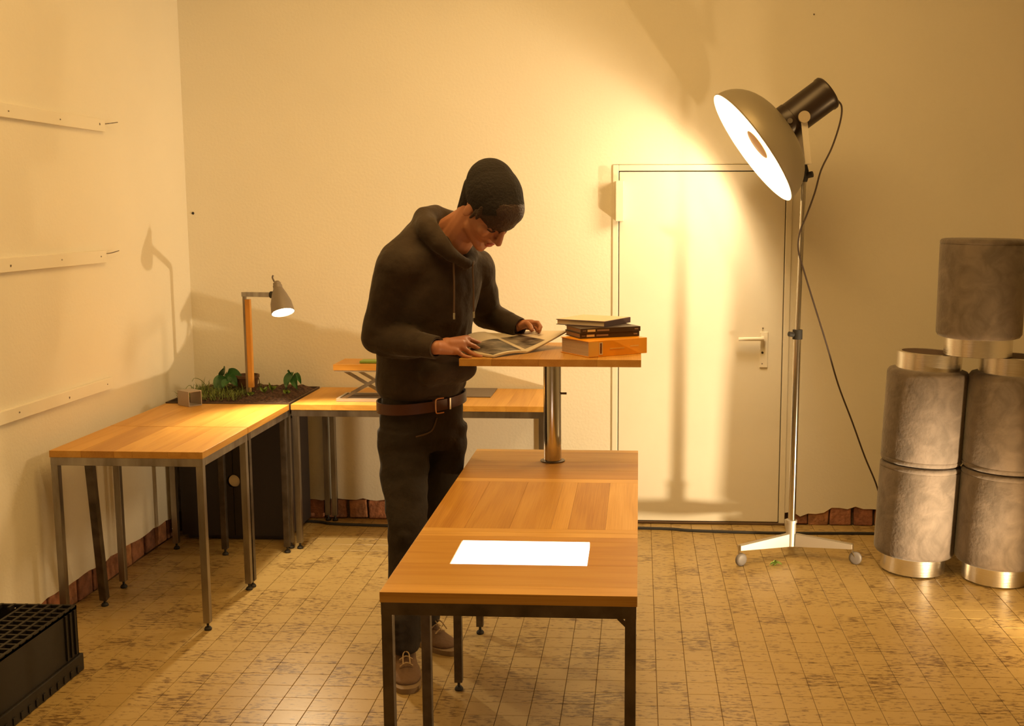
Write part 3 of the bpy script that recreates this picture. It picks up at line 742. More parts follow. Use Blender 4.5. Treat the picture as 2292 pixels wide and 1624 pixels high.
# yoke
pv = P(1799, 262, HY - .095); yb = P(1806, 345, HY - .06)
for s_ in (-1, 1):
    py = HY + s_ * .095
    b = NB(); bar(b, (pv.x, py, pv.z), (ztop_.x + .002, py, ztop_.z + .055), .028, .006, V((0, 1, 0)), .001)
    obj('yoke_arm', b, mat('pale_metal', (.72, .66, .55), .5, .3), sl)
    b = NB(); cyl(b, (pv.x, py - .004 if s_ < 0 else py + .004, pv.z), (pv.x, py + s_ * .022, pv.z), .026, 24); obj('pivot_knob', b, mat('pale_knob', (.50, .42, .30), .5, .3), sl, smooth=True)
b = NB(); box(b, ztop_.x - .013, ztop_.x + .017, HY - .098, HY + .098, ztop_.z + .047, ztop_.z + .055, .001); obj('yoke_base', b, mat('pale_metal'), sl)
b = NB(); lathe(b, [(0, -.03), (.014, -.03), (.020, -.01), (.020, .02), (.012, .048), (0, .048)], ztop_, (0, 0, 1), 20); cyl(b, ztop_ + V((.015, -.01, 0)), ztop_ + V((.035, -.02, .004)), .014, 12); obj('tilt_clamp', b, RUBBER, sl, smooth=True)
b = NB(); hb = h0 - A * .12 + V((0, -.02, -.085)); cyl(b, hb, hb - A * .07 + V((.0, 0, .0)), .006, 10); obj('tilt_lever', b, DSTEEL, sl, smooth=True)
# lamp cable
ce = h1 + V((.0, -.02, -.005))
pts = [ce, P(1874, 224, HY), P(1884, 240, HY), P(1880, 275, HY), P(1862, 330, HY), P(1838, 380, HY - .01), P(1824, 430, HY - .02), P(1806, 480, HY - .03), P(1790, 520, HY - .03), P(1787, 560, HY - .03),
       P(1800, 608, HY - .02), P(1822, 680, HY), P(1850, 770, HY + .02), P(1876, 860, HY + .05), P(1908, 945, HY + .1), P(1935, 1020, HY + .14), P(1960, 1080, HY + .17), (1.22, 5.40, .15), (1.35, 5.42, .008), (1.8, 5.40, .008)]
b = NB(); tube(b, pts, .0042, 8, 6); obj('power_cord', b, mat('brown_cord', (.06, .04, .032), .6), sl, smooth=True)

# ================================================================ STOOLS
def stool_mesh():
    R0 = .177; H0 = .075; H1 = .495
    bod = [(0, H0), (.150, H0), (.168, H0 + .006), (.176, H0 + .018), (.177, H0 + .03), (.177, H1 - .026), (.1745, H1 - .022), (.1775, H1 - .018), (.176, H1 - .008), (.170, H1 - .001), (.155, H1 + .002), (0, H1 + .003)]
    ring = [(.10, .002), (.141, .002), (.141, H0), (.10, H0)]
    return bod, ring, R0
def make_stool():
    o = emp('pouf_stool', (0, 0, 0)); bod, ring, _ = stool_mesh()
    s = obj('seat', lathe(NB(), bod, (0, 0, 0), seg=64), VELVET, o, smooth=True, angle=50)
    b = NB(); box(b, -.003, .003, -.1805, -.1755, .10, .47); b2 = obj('seam', b, UNDER, s)
    obj('base_ring', lathe(NB(), [(.139, .0), (.141, .001), (.141, .0755), (.120, .0755), (.120, .0)], (0, 0, 0), seg=64, close=True), BRUSHED, o, smooth=True)
    b = NB(); lathe(b, [(0, .003), (.1385, .003), (.1385, .009), (0, .009)], (0, 0, 0), seg=48); obj('base_underside', b, UNDER, o, smooth=True)
    return o
st0 = make_stool(); used = [False]
def place_stool(p, lean, flip, rz, label):
    if not used[0]: o = st0; used[0] = True
    else:
        o = st0.copy(); COL.objects.link(o)
        for ch in st0.children:
            c = ch.copy(); COL.objects.link(c); c.parent = o
            for g in ch.children:
                d = g.copy(); COL.objects.link(d); d.parent = c
    o.rotation_mode = 'XYZ'
    M = Matrix.Rotation(lean, 4, 'Y') @ Matrix.Rotation(rz, 4, 'Z')
    if flip: M = M @ Matrix.Rotation(PI, 4, 'X')
    o.rotation_euler = M.to_euler(); o.location = p
    tag(o, label, 'stool', 'taupe velvet stools stacked at the right'); return o
bpy.context.view_layer.update()
def colm(px0, px1, Y, tags, z2=.993):
    x0 = P(px0, 1275, Y).x; x1 = P(px1, 835, Y).x; ln = math.atan((x1 - x0) / .95)
    sn, cs = math.sin(ln), math.cos(ln)
    z0 = .141 * abs(sn) + .0005
    place_stool((x0, Y, z0), ln, False, 2.6, tags[0])
    s_ = .501 + .495
    place_stool((x0 + sn * s_, Y, z0 + cs * s_), ln, True, .4, tags[1])
    return x0 + sn * s_, z0 + cs * s_
ta = colm(2041, 2078, 5.0, ('taupe stool at the bottom of the left stack, nearest the wall cable', 'upside down taupe stool on top of the left stack'))
tb = colm(2226, 2266, 4.88, ('taupe stool at the bottom of the right stack', 'upside down taupe stool on top of the right stack'))
place_stool((P(2181, 800, 4.90).x, 4.86, max(ta[1], tb[1]) + .006), .006, False, 2.0, 'topmost upright taupe stool bridging the two stacks')

# ================================================================ CRATE
cr_ = emp('plastic_crate', (-2.12, 3.4, 0)); tag(cr_, 'black plastic crate standing upside down on the floor by the left wall', 'crate')
KX0, KX1, KY0, KY1, KZ = -2.295, -1.978, 3.05, 3.70, .243
b = NB()
box(b, KX1 - .008, KX1, KY0, KY1, .06, KZ - .003, .002); box(b, KX0, KX0 + .008, KY0, KY1, .06, KZ - .003, .002)
box(b, KX0, KX1, KY0, KY0 + .008, .06, KZ - .003, .002)
for q in ((KX0, KX0 + .08, KZ - .003), (KX0 + .10, KX1, KZ - .003), (KX0 + .078, KX0 + .102, KZ - .018)): box(b, q[0], q[1], KY1 - .008, KY1, .06, q[2], .002)
obj('walls', b, BLACK, cr_)
b = NB()
for q in ((KX1, KX1 + .010, KY0 - .01, KY1 + .01), (KX0 - .010, KX0, KY0 - .01, KY1 + .01), (KX0, KX1, KY1, KY1 + .01), (KX0, KX1, KY0 - .01, KY0)): box(b, *q, 0, .062, .003)
obj('rim', b, BLACK, cr_)
for k in range(3): obj('rib', box(NB(), KX1 + .0005, KX1 + .007, KY1 - .030 - .03 * k, KY1 - .022 - .03 * k, .07, KZ - .012, .001), BLACK, cr_)
for k in range(14): obj('lug', box(NB(), KX1 + .0105, KX1 + .014, KY0 + .02 + .045 * k, KY0 + .035 + .045 * k, .006, .03, .001), BLACK, cr_)
b = NB()
gx = 7; gy = 16
for k in range(gx + 1):
    x_ = KX0 + (KX1 - KX0 - .010) * k / gx; 
    for (ya, yb_) in ((KY0, 3.50), (3.66, KY1)) if k < 3 else ((KY0, KY1),): box(b, x_, x_ + .010, ya, yb_, KZ - .014, KZ)
for k in range(gy + 1):
    y_ = KY0 + (KY1 - KY0 - .010) * k / gy
    xs = KX0 if not (3.50 < y_ < 3.655) else KX0 + (KX1 - KX0) * 3 / gx
    box(b, xs, KX1, y_, y_ + .010, KZ - .012, KZ - .001)
obj('lattice', b, mat('black_plastic_worn', (.014, .011, .010), .5), cr_)

# ================================================================ BOOKS
def book(name, label, corner, other, depth, z0, th, cover, pages, spine_detail=None, mag=0):
    """spine runs from corner to other (points on plan); pages go to the left of that line"""
    c = V((corner[0], corner[1], 0)); o2 = V((other[0], other[1], 0)); u = (o2 - c).normalized(); L_ = (o2 - c).length
    v = V((-u.y, u.x, 0)); R3 = Matrix((u, v, V((0, 0, 1)))).transposed()
    o = emp(name, (c.x, c.y, z0)); tag(o, label, 'book')
    mid_ = c + u * L_ / 2 + v * depth / 2; ct = .0022
    b = NB(); obox(b, mid_ + V((0, 0, z0 + ct / 2)), (L_, depth, ct), R3, .0006); obox(b, mid_ + V((0, 0, z0 + th - ct / 2)), (L_, depth, ct), R3, .0006)
    # spine strip
    obox(b, c + u * L_ / 2 + v * (ct / 2 - .0005) + V((0, 0, z0 + th / 2)), (L_, ct, th), R3, .0006)
    obj('cover', b, cover, o)
    b = NB(); obox(b, mid_ + v * .0005 + V((0, 0, z0 + th / 2)), (L_ - .008, depth - .008, th - 2 * ct - .0002), R3); obj('pages', b, pages, o)
    if spine_detail:
        for k, (s0, s1, f0, f1, mm, nm) in enumerate(spine_detail):
            b = NB(); obox(b, c + u * (L_ * (s0 + s1) / 2) + v * (-.0012) + V((0, 0, z0 + th * (f0 + f1) / 2)), (L_ * (s1 - s0), .0008, th * (f1 - f0)), R3); obj(nm, b, mm, o)
    return o
PAGES = mat('page_block', (.66, .52, .40), .9, bump=.5, bscale=90, stretch=(.2, .2, 9), vary=.15, vscale=20)
ORANGE = mat('orange_cover', (.98, .40, .012), .35, vary=.12, vscale=14, coat=.2)
PALEO = mat('pale_orange_print', (.85, .48, .10), .4); BROWNP = mat('brown_print', (.20, .05, .02), .4); CREAM = mat('cream_print', (.75, .60, .35), .4)
bz = ZT + .0005
book('book', 'thick orange hardback at the bottom of the book stack', (-.170, 3.802), (.030, 3.945), .185, bz, .0555, ORANGE, PAGES,
     [(.0, .16, .04, .96, PALEO, 'spine_band'), (.17, .23, .12, .9, CREAM, 'spine_print'), (.185, .215, .2, .85, BROWNP, 'spine_emblem'), (.35, .6, .42, .5, PALEO, 'spine_print'), (.7, .85, .5, .58, PALEO, 'spine_print')])
DARKB = mat('dark_brown_cover', (.055, .032, .018), .4); 
bz += .056
for k in range(2):
    c0 = V((-.205 + .003 * k, 3.885 - .004 * k, 0)); o0 = V((.003 + .004 * k, 3.985, 0))
    book('book', ['lower of two thin dark paperbacks in the book stack', 'upper of two thin dark paperbacks in the book stack'][k], c0, o0, .14, bz, .0175, DARKB, mat('page_block_dark', (.48, .34, .25), .9),
         [(.11, .24, .3, .75, CREAM, 'spine_print'), (.27, .47, .35, .7, mat('grey_print', (.3, .2, .15), .5), 'spine_print'), (.03, .09, .45, .6, mat('grey_print'), 'spine_print'), (.90, .96, .4, .65, mat('grey_print'), 'spine_emblem')])
    bz += .018
PURPLE = mat('purple_cover', (.13, .09, .13), .45)
ub = book('book', 'pale paperback with a dull purple spine on top of the book stack', (-.120, 3.935), (-.030, 4.115), .20, bz, .0195, PURPLE, mat('page_block_pale', (.85, .72, .56), .9))
c = V((-.120, 3.935, 0)); o2 = V((-.030, 4.115, 0)); u = (o2 - c).normalized(); v_ = V((-u.y, u.x, 0)); R3 = Matrix((u, v_, V((0, 0, 1)))).transposed()
b = NB(); obox(b, c + u * .1 + v_ * .1 + V((0, 0, bz + .0201)), (.198, .196, .0008), R3); obj('front_cover', b, mat('pale_cover', (.75, .62, .42), .4), ub)

# ================================================================ MAGAZINE
Bp = V((-.395, 3.912, 0)); u = V((.61, .79, 0)).normalized(); v_ = V((-u.y, u.x, 0))
mg = emp('open_magazine', (Bp.x, Bp.y, ZT)); tag(mg, 'open magazine with a dark photograph lying on the raised tabletop', 'magazine')
def mprof(s):
    return .034 * math.sin(PI * min(1, -s)) ** .75 if s < 0 else .062 * s ** 1.15 + .004 * math.sin(PI * s)
def page(side, w_, th, lift, s0=0, s1=1, t0=0, t1=1, Lr=.205):
    b = NB(); N, M_ = 14, 6; top, bot = [], []
    for i in range(N + 1):
        s = (s0 + (s1 - s0) * i / N) * side; ra, rb = [], []
        for j in range(M_ + 1):
            t = (t0 + (t1 - t0) * j / M_)
            z = ZT + .002 + lift + ((.055 * t * math.sqrt(max(0, 1 - s * s)) + .006 * math.sin(PI * -s)) if side < 0 else (.058 * s ** 1.15 * (1 - .25 * t) + .055 * t * (1 - s) ** 1.2))
            p = Bp + u * (s * w_) + v_ * (t * Lr); ra.append(b.verts.new((p.x, p.y, z + th))); rb.append(b.verts.new((p.x, p.y, z)))
        top.append(ra); bot.append(rb)
    for i in range(N):
        for j in range(M_):
            b.faces.new((top[i][j], top[i + 1][j], top[i + 1][j + 1], top[i][j + 1])); b.faces.new((bot[i][j], bot[i][j + 1], bot[i + 1][j + 1], bot[i + 1][j]))
    for i in range(N):
        b.faces.new((top[i][0], bot[i][0], bot[i + 1][0], top[i + 1][0])); b.faces.new((top[i][M_], top[i + 1][M_], bot[i + 1][M_], bot[i][M_]))
    for j in range(M_):
        b.faces.new((top[0][j], top[0][j + 1], bot[0][j + 1], bot[0][j])); b.faces.new((top[N][j], bot[N][j], bot[N][j + 1], top[N][j + 1]))
    return b
MPAGE = mat('glossy_page', (.72, .62, .48), .35); 
obj('left_pages', page(-1, .165, .006, 0), MPAGE, mg, smooth=True); obj('right_pages', page(1, .215, .004, 0), MPAGE, mg, smooth=True)
obj('cover', page(1, .216, .001, -.0015), mat('dark_red_cover', (.14, .03, .02), .5), mg, smooth=True)
PHOTO = mat('printed_photograph', (.35, .29, .24), .35, dark=(.02, .016, .014), vscale=16, stretch=(1, 2, 1))
obj('photograph', page(-1, .165, .0004, .0062, .10, .95, .05, .62), PHOTO, mg, smooth=True)
obj('photograph', page(1, .215, .0004, .0042, .06, .55, .1, .7), PHOTO, mg, smooth=True)

# ================================================================ PERSON
SKIN = mat('skin', (.42, .175, .09), .5, bump=.05, bscale=90)
HOOD = mat('dark_brown_hoodie', (.040, .024, .013), .9, bump=.35, bscale=35, sheen=.1, vary=.25, vscale=20)
JEAN = mat('dark_jeans', (.024, .015, .010), .85, bump=.35, bscale=45, vary=.3, vscale=15)
BEAN = mat('black_knit', (.014, .010, .009), .95, bump=.5, bscale=110)
HAIR = mat('dark_brown_hair', (.035, .014, .007), .6, bump=.6, bscale=120)
BELT = mat('brown_leather', (.075, .020, .009), .45)
SUEDE = mat('brown_suede', (.17, .10, .055), .9, bump=.2, bscale=80)
SOLE = mat('pale_sole', (.26, .18, .10), .8)
pe = emp('person', (-.79, 3.85, 0)); tag(pe, 'man in black beanie, brown hoodie and dark jeans, standing and reading a magazine', 'person')
f_ = V((.71, -.70, 0)).normalized(); l_ = V((.70, .71, 0)).normalized(); up = V((0, 0, 1))
pel = P(945, 905, 3.98)
# --- head frame
h_ = V((.766, -.643, 0)); g_ = (.574 * h_ - .819 * up).normalized(); u_ = (.819 * h_ + .574 * up).normalized(); s_ = g_.cross(u_).normalized()
HR = Matrix((s_, g_, u_)).transposed()       # x side, y gaze, z crown
hc = P(1092, 470, 3.80)
def H(x_, y_, z_): return hc + HR @ V((x_, y_, z_))
nb = P(1003, 545, 3.90)                        # neck base
Rsh, Lsh = P(893, 592, 3.79), P(1062, 604, 4.06)
Rel, Rwr = P(846, 752, 3.86), P(974, 777, 3.72)
Lel, Lwr = P(1088, 702, 4.20), P(1152, 729, 4.12)
chest = P(968, 640, 3.93)
b = NB()
ell(b, H(0, -.005, .025), (.074, .096, .095), HR); ell(b, H(0, .025, -.02), (.062, .072, .085), HR)
cap(b, H(.035, .02, -.07), H(.012, .070, -.095), .026, .02); cap(b, H(-.035, .02, -.07), H(-.012, .070, -.095), .026, .02)
ell(b, H(0, .078, -.105), (.020, .018, .016), HR)                     # chin
cap(b, H(0, .098, .022), H(0, .120, -.022), .009, .012); ell(b, H(.012, .102, -.026), (.008, .012, .008), HR); ell(b, H(-.012, .102, -.026), (.008, .012, .008), HR)   # nose
ell(b, H(0, .096, -.055), (.021, .009, .006), HR); ell(b, H(0, .094, -.067), (.019, .009, .006), HR)   # lips
cap(b, H(.035, .082, .028), H(-.035, .082, .028), .012, .012)          # brow
for q in (-1, 1): ell(b, H(q * .038, .066, -.02), (.024, .022, .026), HR); ell(b, H(q * .076, -.008, -.012), (.006, .018, .030), HR)
cap(b, nb - V((0, 0, .03)), H(0, -.035, -.045), .060, .056)
cap(b, nb, H(0, .01, -.06), .05, .04)
cap(b, P(1000, 518, 3.92), P(1040, 492, 3.86), .048, .046)
# trunk under the clothes
cap(b, nb - V((0, 0, .06)), chest, .05, .11); cap(b, chest, pel, .11, .11)
cap(b, nb - V((0, 0, .05)), Rsh, .05, .05); cap(b, nb - V((0, 0, .05)), Lsh, .05, .05)
cap(b, Rsh, Rel, .048, .040); cap(b, Rel, Rwr, .038, .026); cap(b, Lsh, Lel, .048, .040); cap(b, Lel, Lwr, .038, .026)
Rh, Lh = pel - l_ * .085 - V((0, 0, .05)), pel + l_ * .085 - V((0, 0, .05))
Rk, Lk = P(912, 1185, 3.80), P(975, 1165, 4.02)
Ra, La = V((-.825, 3.745, .10)), V((-.800, 4.02, .10))
for hp_, kn, an in ((Rh, Rk, Ra), (Lh, Lk, La)):
    cap(b, pel, hp_, .08, .06); cap(b, hp_, kn, .060, .045); cap(b, kn, an, .042, .034); cap(b, an, an - V((0, 0, .05)), .034, .03)
# --- hands
def finger(pts, r0, r1):
    n = len(pts)
    for i in range(n - 1):
        a = r0 + (r1 - r0) * i / (n - 1); c = r0 + (r1 - r0) * (i + 1) / (n - 1)
        cap(b, pts[i], pts[i + 1], a, c, 12)
zt = ZT
# right hand: flat on the near left page, knuckles up
k1, k2, k3, k4 = P(1046, 757, 3.86), P(1040, 766, 3.82), P(1030, 776, 3.79), P(1020, 786, 3.765)
for k in (k1, k2, k3, k4): cap(b, Rwr, k, .025, .0135)
cap(b, P(1000, 770, 3.76), P(1030, 768, 3.80), .024, .018)
ell(b, (k1 + k4) / 2 - V((.012, 0, .004)), (.03, .036, .016))
finger([k1, P(1068, 766, 3.90), P(1086, 773, 3.925), P(1100, 782, 3.93)], .0100, .0075)
finger([k2, P(1062, 775, 3.86), P(1080, 787, 3.865), P(1092, 795, 3.85)], .0102, .0078)
finger([k3, P(1048, 786, 3.82), P(1064, 794, 3.81), P(1077, 798, 3.80)], .0098, .0074)
finger([k4, P(1032, 793, 3.785), P(1044, 798, 3.775), P(1053, 800, 3.775)], .0086, .0066)
finger([P(1004, 770, 3.80), P(1022, 764, 3.86), P(1040, 764, 3.90), P(1054, 768, 3.93)], .0125, .0088)
# left hand: curled over the raised page edge, thumb on top
w2 = Lwr
q1, q2, q3, q4 = P(1190, 722, 4.10), P(1186, 724, 4.13), P(1180, 727, 4.16), P(1174, 731, 4.18)
for k in (q1, q2, q3, q4): cap(b, w2, k, .024, .013)
finger([q1, P(1204, 722, 4.09), P(1210, 731, 4.08), P(1207, 739, 4.07)], .0098, .0075)
finger([q2, P(1203, 725, 4.12), P(1209, 735, 4.12), P(1206, 743, 4.11)], .0098, .0075)
finger([q3, P(1197, 730, 4.15), P(1204, 740, 4.15), P(1202, 748, 4.14)], .0094, .0072)
finger([q4, P(1190, 736, 4.18), P(1198, 746, 4.18), P(1196, 753, 4.17)], .0084, .0066)
finger([P(1166, 730, 4.08), P(1180, 724, 4.05), P(1187, 730, 4.03), P(1190, 738, 4.02)], .0125, .0088)
bb = remeshed(b, .0042, 4, .4)
obj('body', bb, SKIN, pe, smooth=True, angle=180)
# eyes, closed downward: lids as small lashes
for q in (-1, 1):
    b = NB(); tube(b, [H(q * .018, .089, .004), H(q * .032, .090, .000), H(q * .046, .080, .003)], .0022, 6, 4); obj('eyelashes', b, HAIR, pe, smooth=True)
    b = NB(); tube(b, [H(q * .014, .099, .034), H(q * .034, .096, .040), H(q * .052, .080, .034)], .0038, 6, 4); obj('eyebrow', b, HAIR, pe, smooth=True)
b = NB(); ell(b, H(0, .101, -.055), (.020, .006, .0045), HR); ell(b, H(0, .099, -.066), (.018, .006, .005), HR); obj('lips', remeshed(b, .0015, 2), mat('lips', (.45, .11, .07), .45), pe, smooth=True, angle=180)
# --- hair fringe
b = NB()
ell(b, H(0, .02, .045), (.079, .090, .062), HR); ell(b, H(0, .030, .075), (.076, .080, .058), HR)
for k in range(11):
    a = -1 + 2 * k / 10; x0 = a * .070; 
    cap(b, H(x0, .085 - abs(a) ** 2 * .06, .055), H(x0 * 1.04 + .004, .100 - abs(a) ** 2 * .062, .018 + .012 * math.sin(k * 2.3)), .016, .006)
for q in (-1, 1): cap(b, H(q * .074, .02, .03), H(q * .076, .018, -.018), .010, .005)
cap(b, H(0, -.088, -.01), H(0, -.080, -.045), .03, .02)
obj('hair', remeshed(b, .004, 3), HAIR, pe, smooth=True, angle=180)
# --- beanie
b = NB()
ell(b, H(0, -.022, .058), (.094, .116, .096), HR); ell(b, H(0, -.060, .062), (.083, .092, .088), HR); ell(b, H(0, .012, .062), (.086, .100, .078), HR)
cap(b, H(0, -.07, .01), H(0, -.050, -.075), .068, .048)
bm2 = remeshed(b, .006, 8)
pl_p, pl_n = H(0, .093, .098), (HR @ V((0, .52, 1))).normalized()
pn = H(0, -.10, -.055) - pl_p; pn = HR @ V((1, 0, 0)).cross(V((0, -.20, -.088)).normalized()) if False else None
d1 = H(0, -.064, -.108) - pl_p; nrm = d1.cross(s_).normalized()
if nrm.dot(u_) < 0: nrm = -nrm
r = bmesh.ops.bisect_plane(bm2, geom=bm2.verts[:] + bm2.edges[:] + bm2.faces[:], plane_co=pl_p, plane_no=nrm, clear_inner=True)
be = obj('beanie', bm2, BEAN, pe, smooth=True, angle=180)
md = be.modifiers.new('thick', 'SOLIDIFY'); md.thickness = .006; md.offset = -1
# --- hoodie
b = NB()
def ringp(px, py, Y, a, d): c = P(px, py, Y); return (c, l_ * a, f_ * d)
loft(b, [ringp(944, 884, 3.98, .150, .120), ringp(945, 868, 3.98, .170, .135), ringp(946, 840, 3.98, .176, .140), ringp(950, 790, 3.98, .178, .142), ringp(956, 720, 3.96, .184, .142), ringp(963, 660, 3.94, .192, .142),
         ringp(970, 610, 3.93, .194, .132), ringp(978, 575, 3.92, .165, .115), ringp(990, 545, 3.90, .11, .09), ringp(1000, 525, 3.89, .07, .065)])
cap(b, nb - V((0, 0, .035)), Rsh, .070, .078); cap(b, nb - V((0, 0, .035)), Lsh, .070, .076)
cap(b, Rsh, Rel, .078, .062); cap(b, Lsh, Lel, .076, .060)
Rc = Rwr + (Rel - Rwr) * .10; Lc = Lwr + (Lel - Lwr) * .06
cap(b, Rel, Rel + (Rc - Rel) * .8, .060, .050); cap(b, Rel + (Rc - Rel) * .72, Rc, .046, .037)
cap(b, Lel, Lel + (Lc - Lel) * .8, .058, .046); cap(b, Lel + (Lc - Lel) * .72, Lc, .044, .036)
cap(b, P(944, 518, 3.87), P(893, 578, 3.80), .050, .070)
# folds
def fold(p, q, r=.012): cap(b, p, q, r, r * .6, 8)
fold(P(835, 735, 3.80), P(900, 765, 3.78), .018); fold(P(850, 790, 3.82), P(935, 800, 3.80), .014)
fold(P(860, 830, 3.86), P(960, 855, 3.84), .010); fold(P(1050, 640, 3.95), P(1040, 760, 3.93), .012)
fold(P(925, 620, 3.80), P(918, 740, 3.84), .012); pass
# kangaroo pocket
pk = P(974, 806, 3.98) + f_ * .094
cap(b, pk - l_ * .09 - up * .03, pk + l_ * .06 - up * .03, .045, .045); cap(b, pk - l_ * .06 + up * .04, pk + l_ * .04 + up * .04, .042, .042)
# hood lying round the neck
hoodpts = [P(1044, 592, 3.84), P(1012, 572, 3.79), P(984, 543, 3.78), P(957, 512, 3.81), P(948, 491, 3.88), P(975, 484, 3.94), P(1012, 490, 3.97), P(1046, 540, 3.98), P(1062, 575, 3.93), P(1044, 592, 3.84)]
rads = [.020, .026, .032, .040, .044, .040, .034, .026, .022, .020]
for i in range(len(hoodpts) - 1): cap(b, hoodpts[i], hoodpts[i + 1], rads[i], rads[i + 1])
cap(b, P(950, 500, 3.86), P(925, 545, 3.90), .045, .06); cap(b, P(975, 515, 3.92), P(1000, 512, 3.95), .045, .035)
bb = remeshed(b, .007, 7, .5)
for v in bb.verts:
    n_ = noise.noise(v.co * 9) * .009 + noise.noise(v.co * 24) * .003; v.co += v.normal * n_
obj('hoodie', bb, HOOD, pe, smooth=True, angle=180)
# ribbed cuffs and hem
for a, c, rr in ((Rc, Rc + (Rel - Rc) * .16, .040), (Lc, Lc + (Lel - Lc) * .16, .039)):
    b = NB(); pr = []
    d = (c - a).length
    lathe(b, [(rr - .010, -.034), (rr - .002, -.036), (rr, -.030), (rr + .002, d * .5), (rr + .004, d), (rr - .004, d)], a, c - a, 28, close=True); obj('cuff', b, HOOD, pe, smooth=True)
# drawstrings
for (x0, y0, x1, y1, Y, nm) in ((1015, 560, 1016, 700, 3.80, 0), (1058, 577, 1060, 697, 3.84, 1)):
    p0 = P(x0, y0 + 18, Y); p1 = P(x1, y1, Y + .012)
    b = NB(); tube(b, [p0 + V((0, .03, .015)), p0, (p0 + p1) / 2 + V((.002, -.004, 0)), p1], .0032, 8, 5); dsx = obj('drawstring', b, mat('cord_brown', (.12, .07, .04), .8), pe, smooth=True)
    b = NB(); cyl(b, p1, p1 - V((0, 0, .022)), .0042, 10); obj('metal_tip', b, CHROME, dsx, smooth=True)
# --- jeans
b = NB()
def rj(c, a, d, ll=l_, ff=f_): return (c, ll * a, ff * d)
loft(b, [rj(pel + V((0, 0, .045)), .155, .110), rj(pel + V((0, 0, .005)), .160, .114), rj(pel - V((0, 0, .05)), .165, .118), rj(pel - V((0, 0, .11)), .168, .118), rj(pel - V((0, 0, .16)), .150, .10)])
for hp_, kn, an in ((Rh, Rk, Ra), (Lh, Lk, La)):
    m1 = hp_ - V((0, 0, .10)); mm = (m1 + kn) / 2
    c2 = (kn + an) / 2 + V((0, .01, 0)); a2 = an + V((0, 0, .015))
    loft(b, [rj(hp_ - V((0, 0, .03)), .090, .102), rj(m1, .092, .100), rj(mm, .080, .086), rj(kn + up * .03, .069, .074), rj(kn - up * .05, .064, .070), rj(c2, .062, .068), rj(a2 + up * .06, .056, .062), rj(a2, .054, .062), rj(a2 - up * .03, .057, .066)])
    for k in range(4):
        zc = a2 + up * (.0 + .03 * k); cap(b, zc - l_ * .040 + f_ * .035, zc + l_ * .042 + f_ * .030 + up * .012, .022, .020, 8)
    cap(b, kn - l_ * .04 + f_ * .04, kn + l_ * .045 + f_ * .035 - up * .02, .026, .022, 8)
bb = remeshed(b, .007, 6, .5)
for v in bb.verts: v.co += v.normal * (noise.noise(V((v.co.x * 12, v.co.y * 12, v.co.z * 22))) * .007)
obj('jeans', bb, JEAN, pe, smooth=True, angle=180)
b = NB(); pcp = pel - up * .075 + f_ * .120 - l_ * .075
tube(b, [pcp + l_ * .055 + up * .045, pcp + l_ * .03 - up * .0, pcp - l_ * .035 - up * .012], .003, 6, 5); obj('pocket_seam', b, mat('seam_thread', (.08, .045, .02), .8), pe, smooth=True)
# --- belt
b = NB(); bc_ = pel + up * .016; N = 48; rr = []
for k in range(N):
    a = 2 * PI * k / N; dirn = l_ * .172 * math.cos(a) + f_ * .128 * math.sin(a); o2 = dirn * 1.025
    tz = up * (.012 * math.cos(a))
    rr.append([b.verts.new(bc_ + dirn - up * .019 + tz), b.verts.new(bc_ + o2 - up * .019 + tz), b.verts.new(bc_ + o2 + up * .019 + tz), b.verts.new(bc_ + dirn + up * .019 + tz)])
for k in range(N):
    a, c = rr[k], rr[(k + 1) % N]
    for q in range(4): b.faces.new((a[q], a[(q + 1) % 4], c[(q + 1) % 4], c[q]))
bt = obj('belt', b, BELT, pe, smooth=True)
bu = bc_ + f_ * .1335; Rb = Matrix((l_, up, f_)).transposed()
b = NB(); tube(b, [bu + Rb @ V((x_, y_, .004)) for x_, y_ in ((-.002, .026), (-.030, .026), (-.036, .018), (-.036, -.018), (-.030, -.026), (-.002, -.026))], .0028, 8, 3); obj('buckle', b, mat('copper_buckle', (.55, .30, .16), .35, 1), bt, smooth=True)
b = NB(); obox(b, bu + l_ * .028 + f_ * .001 + up * .002, (.007, .042, .004), Rb, .001); obj('keeper', b, mat('bright_keeper', (.85, .8, .72), .3, 1), bt)
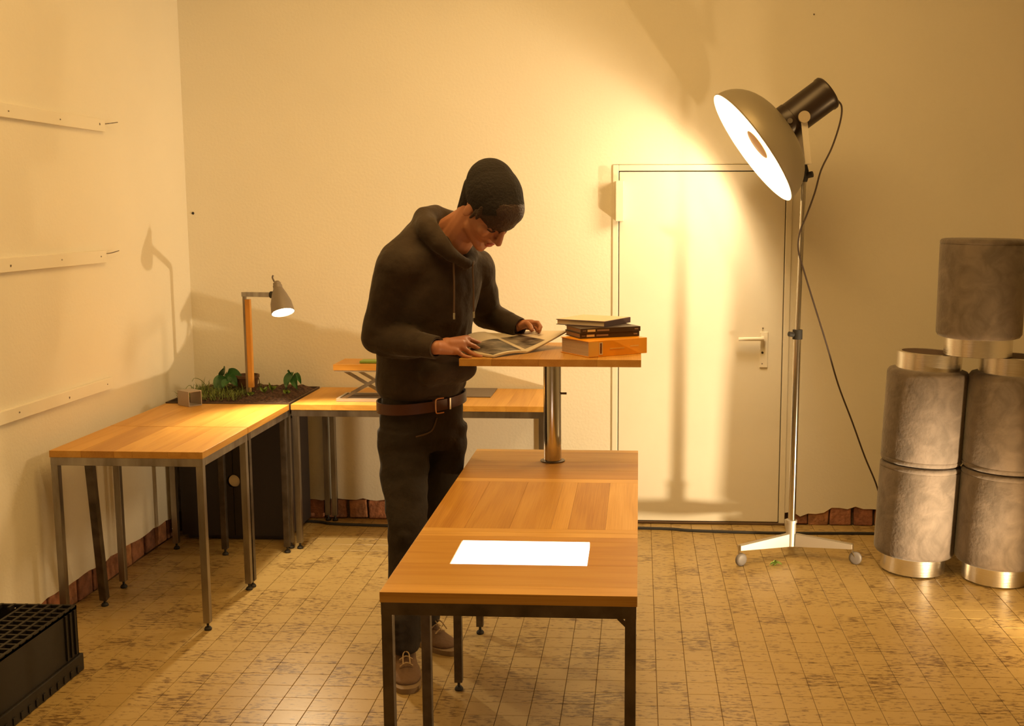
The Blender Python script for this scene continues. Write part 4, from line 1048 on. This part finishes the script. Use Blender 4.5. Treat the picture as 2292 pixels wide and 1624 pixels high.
# --- shoes
def shoe(heel, toe, nm):
    d = V((toe[0] - heel[0], toe[1] - heel[1], 0)); L_ = d.length; d.normalize(); sd = V((-d.y, d.x, 0)); hl = V((heel[0], heel[1], 0))
    o_ = emp('shoe', hl); o_.parent = pe; o_.location = hl - V(pe.location); o_.name = 'shoe'
    def outline(k, off):
        t = k / 24; a = 2 * PI * t; cx = .5 - .5 * math.cos(a); w_ = (.040 + .014 * cx) * math.sin(a)
        w_ = math.copysign(abs(w_) ** .8 * (.05 ** .2), w_)
        return hl + d * (L_ * cx + (off if cx > .5 else -off)) + sd * (w_ + math.copysign(off, w_) if abs(w_) > 1e-6 else 0)
    b = NB()
    r0 = [b.verts.new(outline(k, .003) + up * .0005) for k in range(24)]; r1 = [b.verts.new(outline(k, .005) + up * .020) for k in range(24)]
    for k in range(24): b.faces.new((r0[k], r0[(k + 1) % 24], r1[(k + 1) % 24], r1[k]))
    b.faces.new(r0[::-1]); b.faces.new(r1); obj('sole', b, SOLE, o_, smooth=True)
    b = NB()
    hs = [(.0, .042, .055, .075), (.12, .040, .050, .085), (.30, .040, .052, .088), (.45, .043, .043, .070), (.60, .048, .033, .052), (.78, .050, .026, .040), (.92, .038, .020, .030)]
    for i in range(len(hs) - 1):
        (ta_, wa, ha, za), (tb_, wb_, hb_, zb) = hs[i], hs[i + 1]
        for q in range(4):
            tt = q / 4; t_ = ta_ + (tb_ - ta_) * tt; w_ = wa + (wb_ - wa) * tt; z_ = za + (zb - za) * tt
            c = hl + d * (.035 + (L_ - .07) * t_) + up * (.018 + (z_ - .018) * .42)
            ell(b, c, (.034, w_, (z_ - .010) * .62), Matrix((d, sd, up)).transposed(), 16, 8)
    # flatten the underside at the sole
    bb = remeshed(b, .005, 4)
    for v in bb.verts: v.co.z = max(v.co.z, .019)
    obj('upper', bb, SUEDE, o_, smooth=True, angle=180)
    for k in range(3):
        t_ = .46 + .09 * k; c = hl + d * (L_ * t_) + up * (.098 - .014 * k)
        b = NB(); tube(b, [c + sd * .022 - up * .010, c + up * .002, c - sd * .022 - up * .010], .0028, 6, 4); obj('lace', b, mat('tan_lace', (.42, .30, .17), .8), o_, smooth=True)
    for q in (-1, 1):
        c = hl + d * (L_ * .50) + up * .098; b = NB(); tube(b, [c, c + d * .03 + sd * q * .010 + up * .002, c + d * .065 + sd * q * .012 - up * .020], .0022, 6, 4); obj('lace', b, mat('tan_lace'), o_, smooth=True)
shoe((-.838, 3.822), (-.770, 3.560), 'r'); shoe((-.865, 4.085), (-.660, 3.905), 'l')
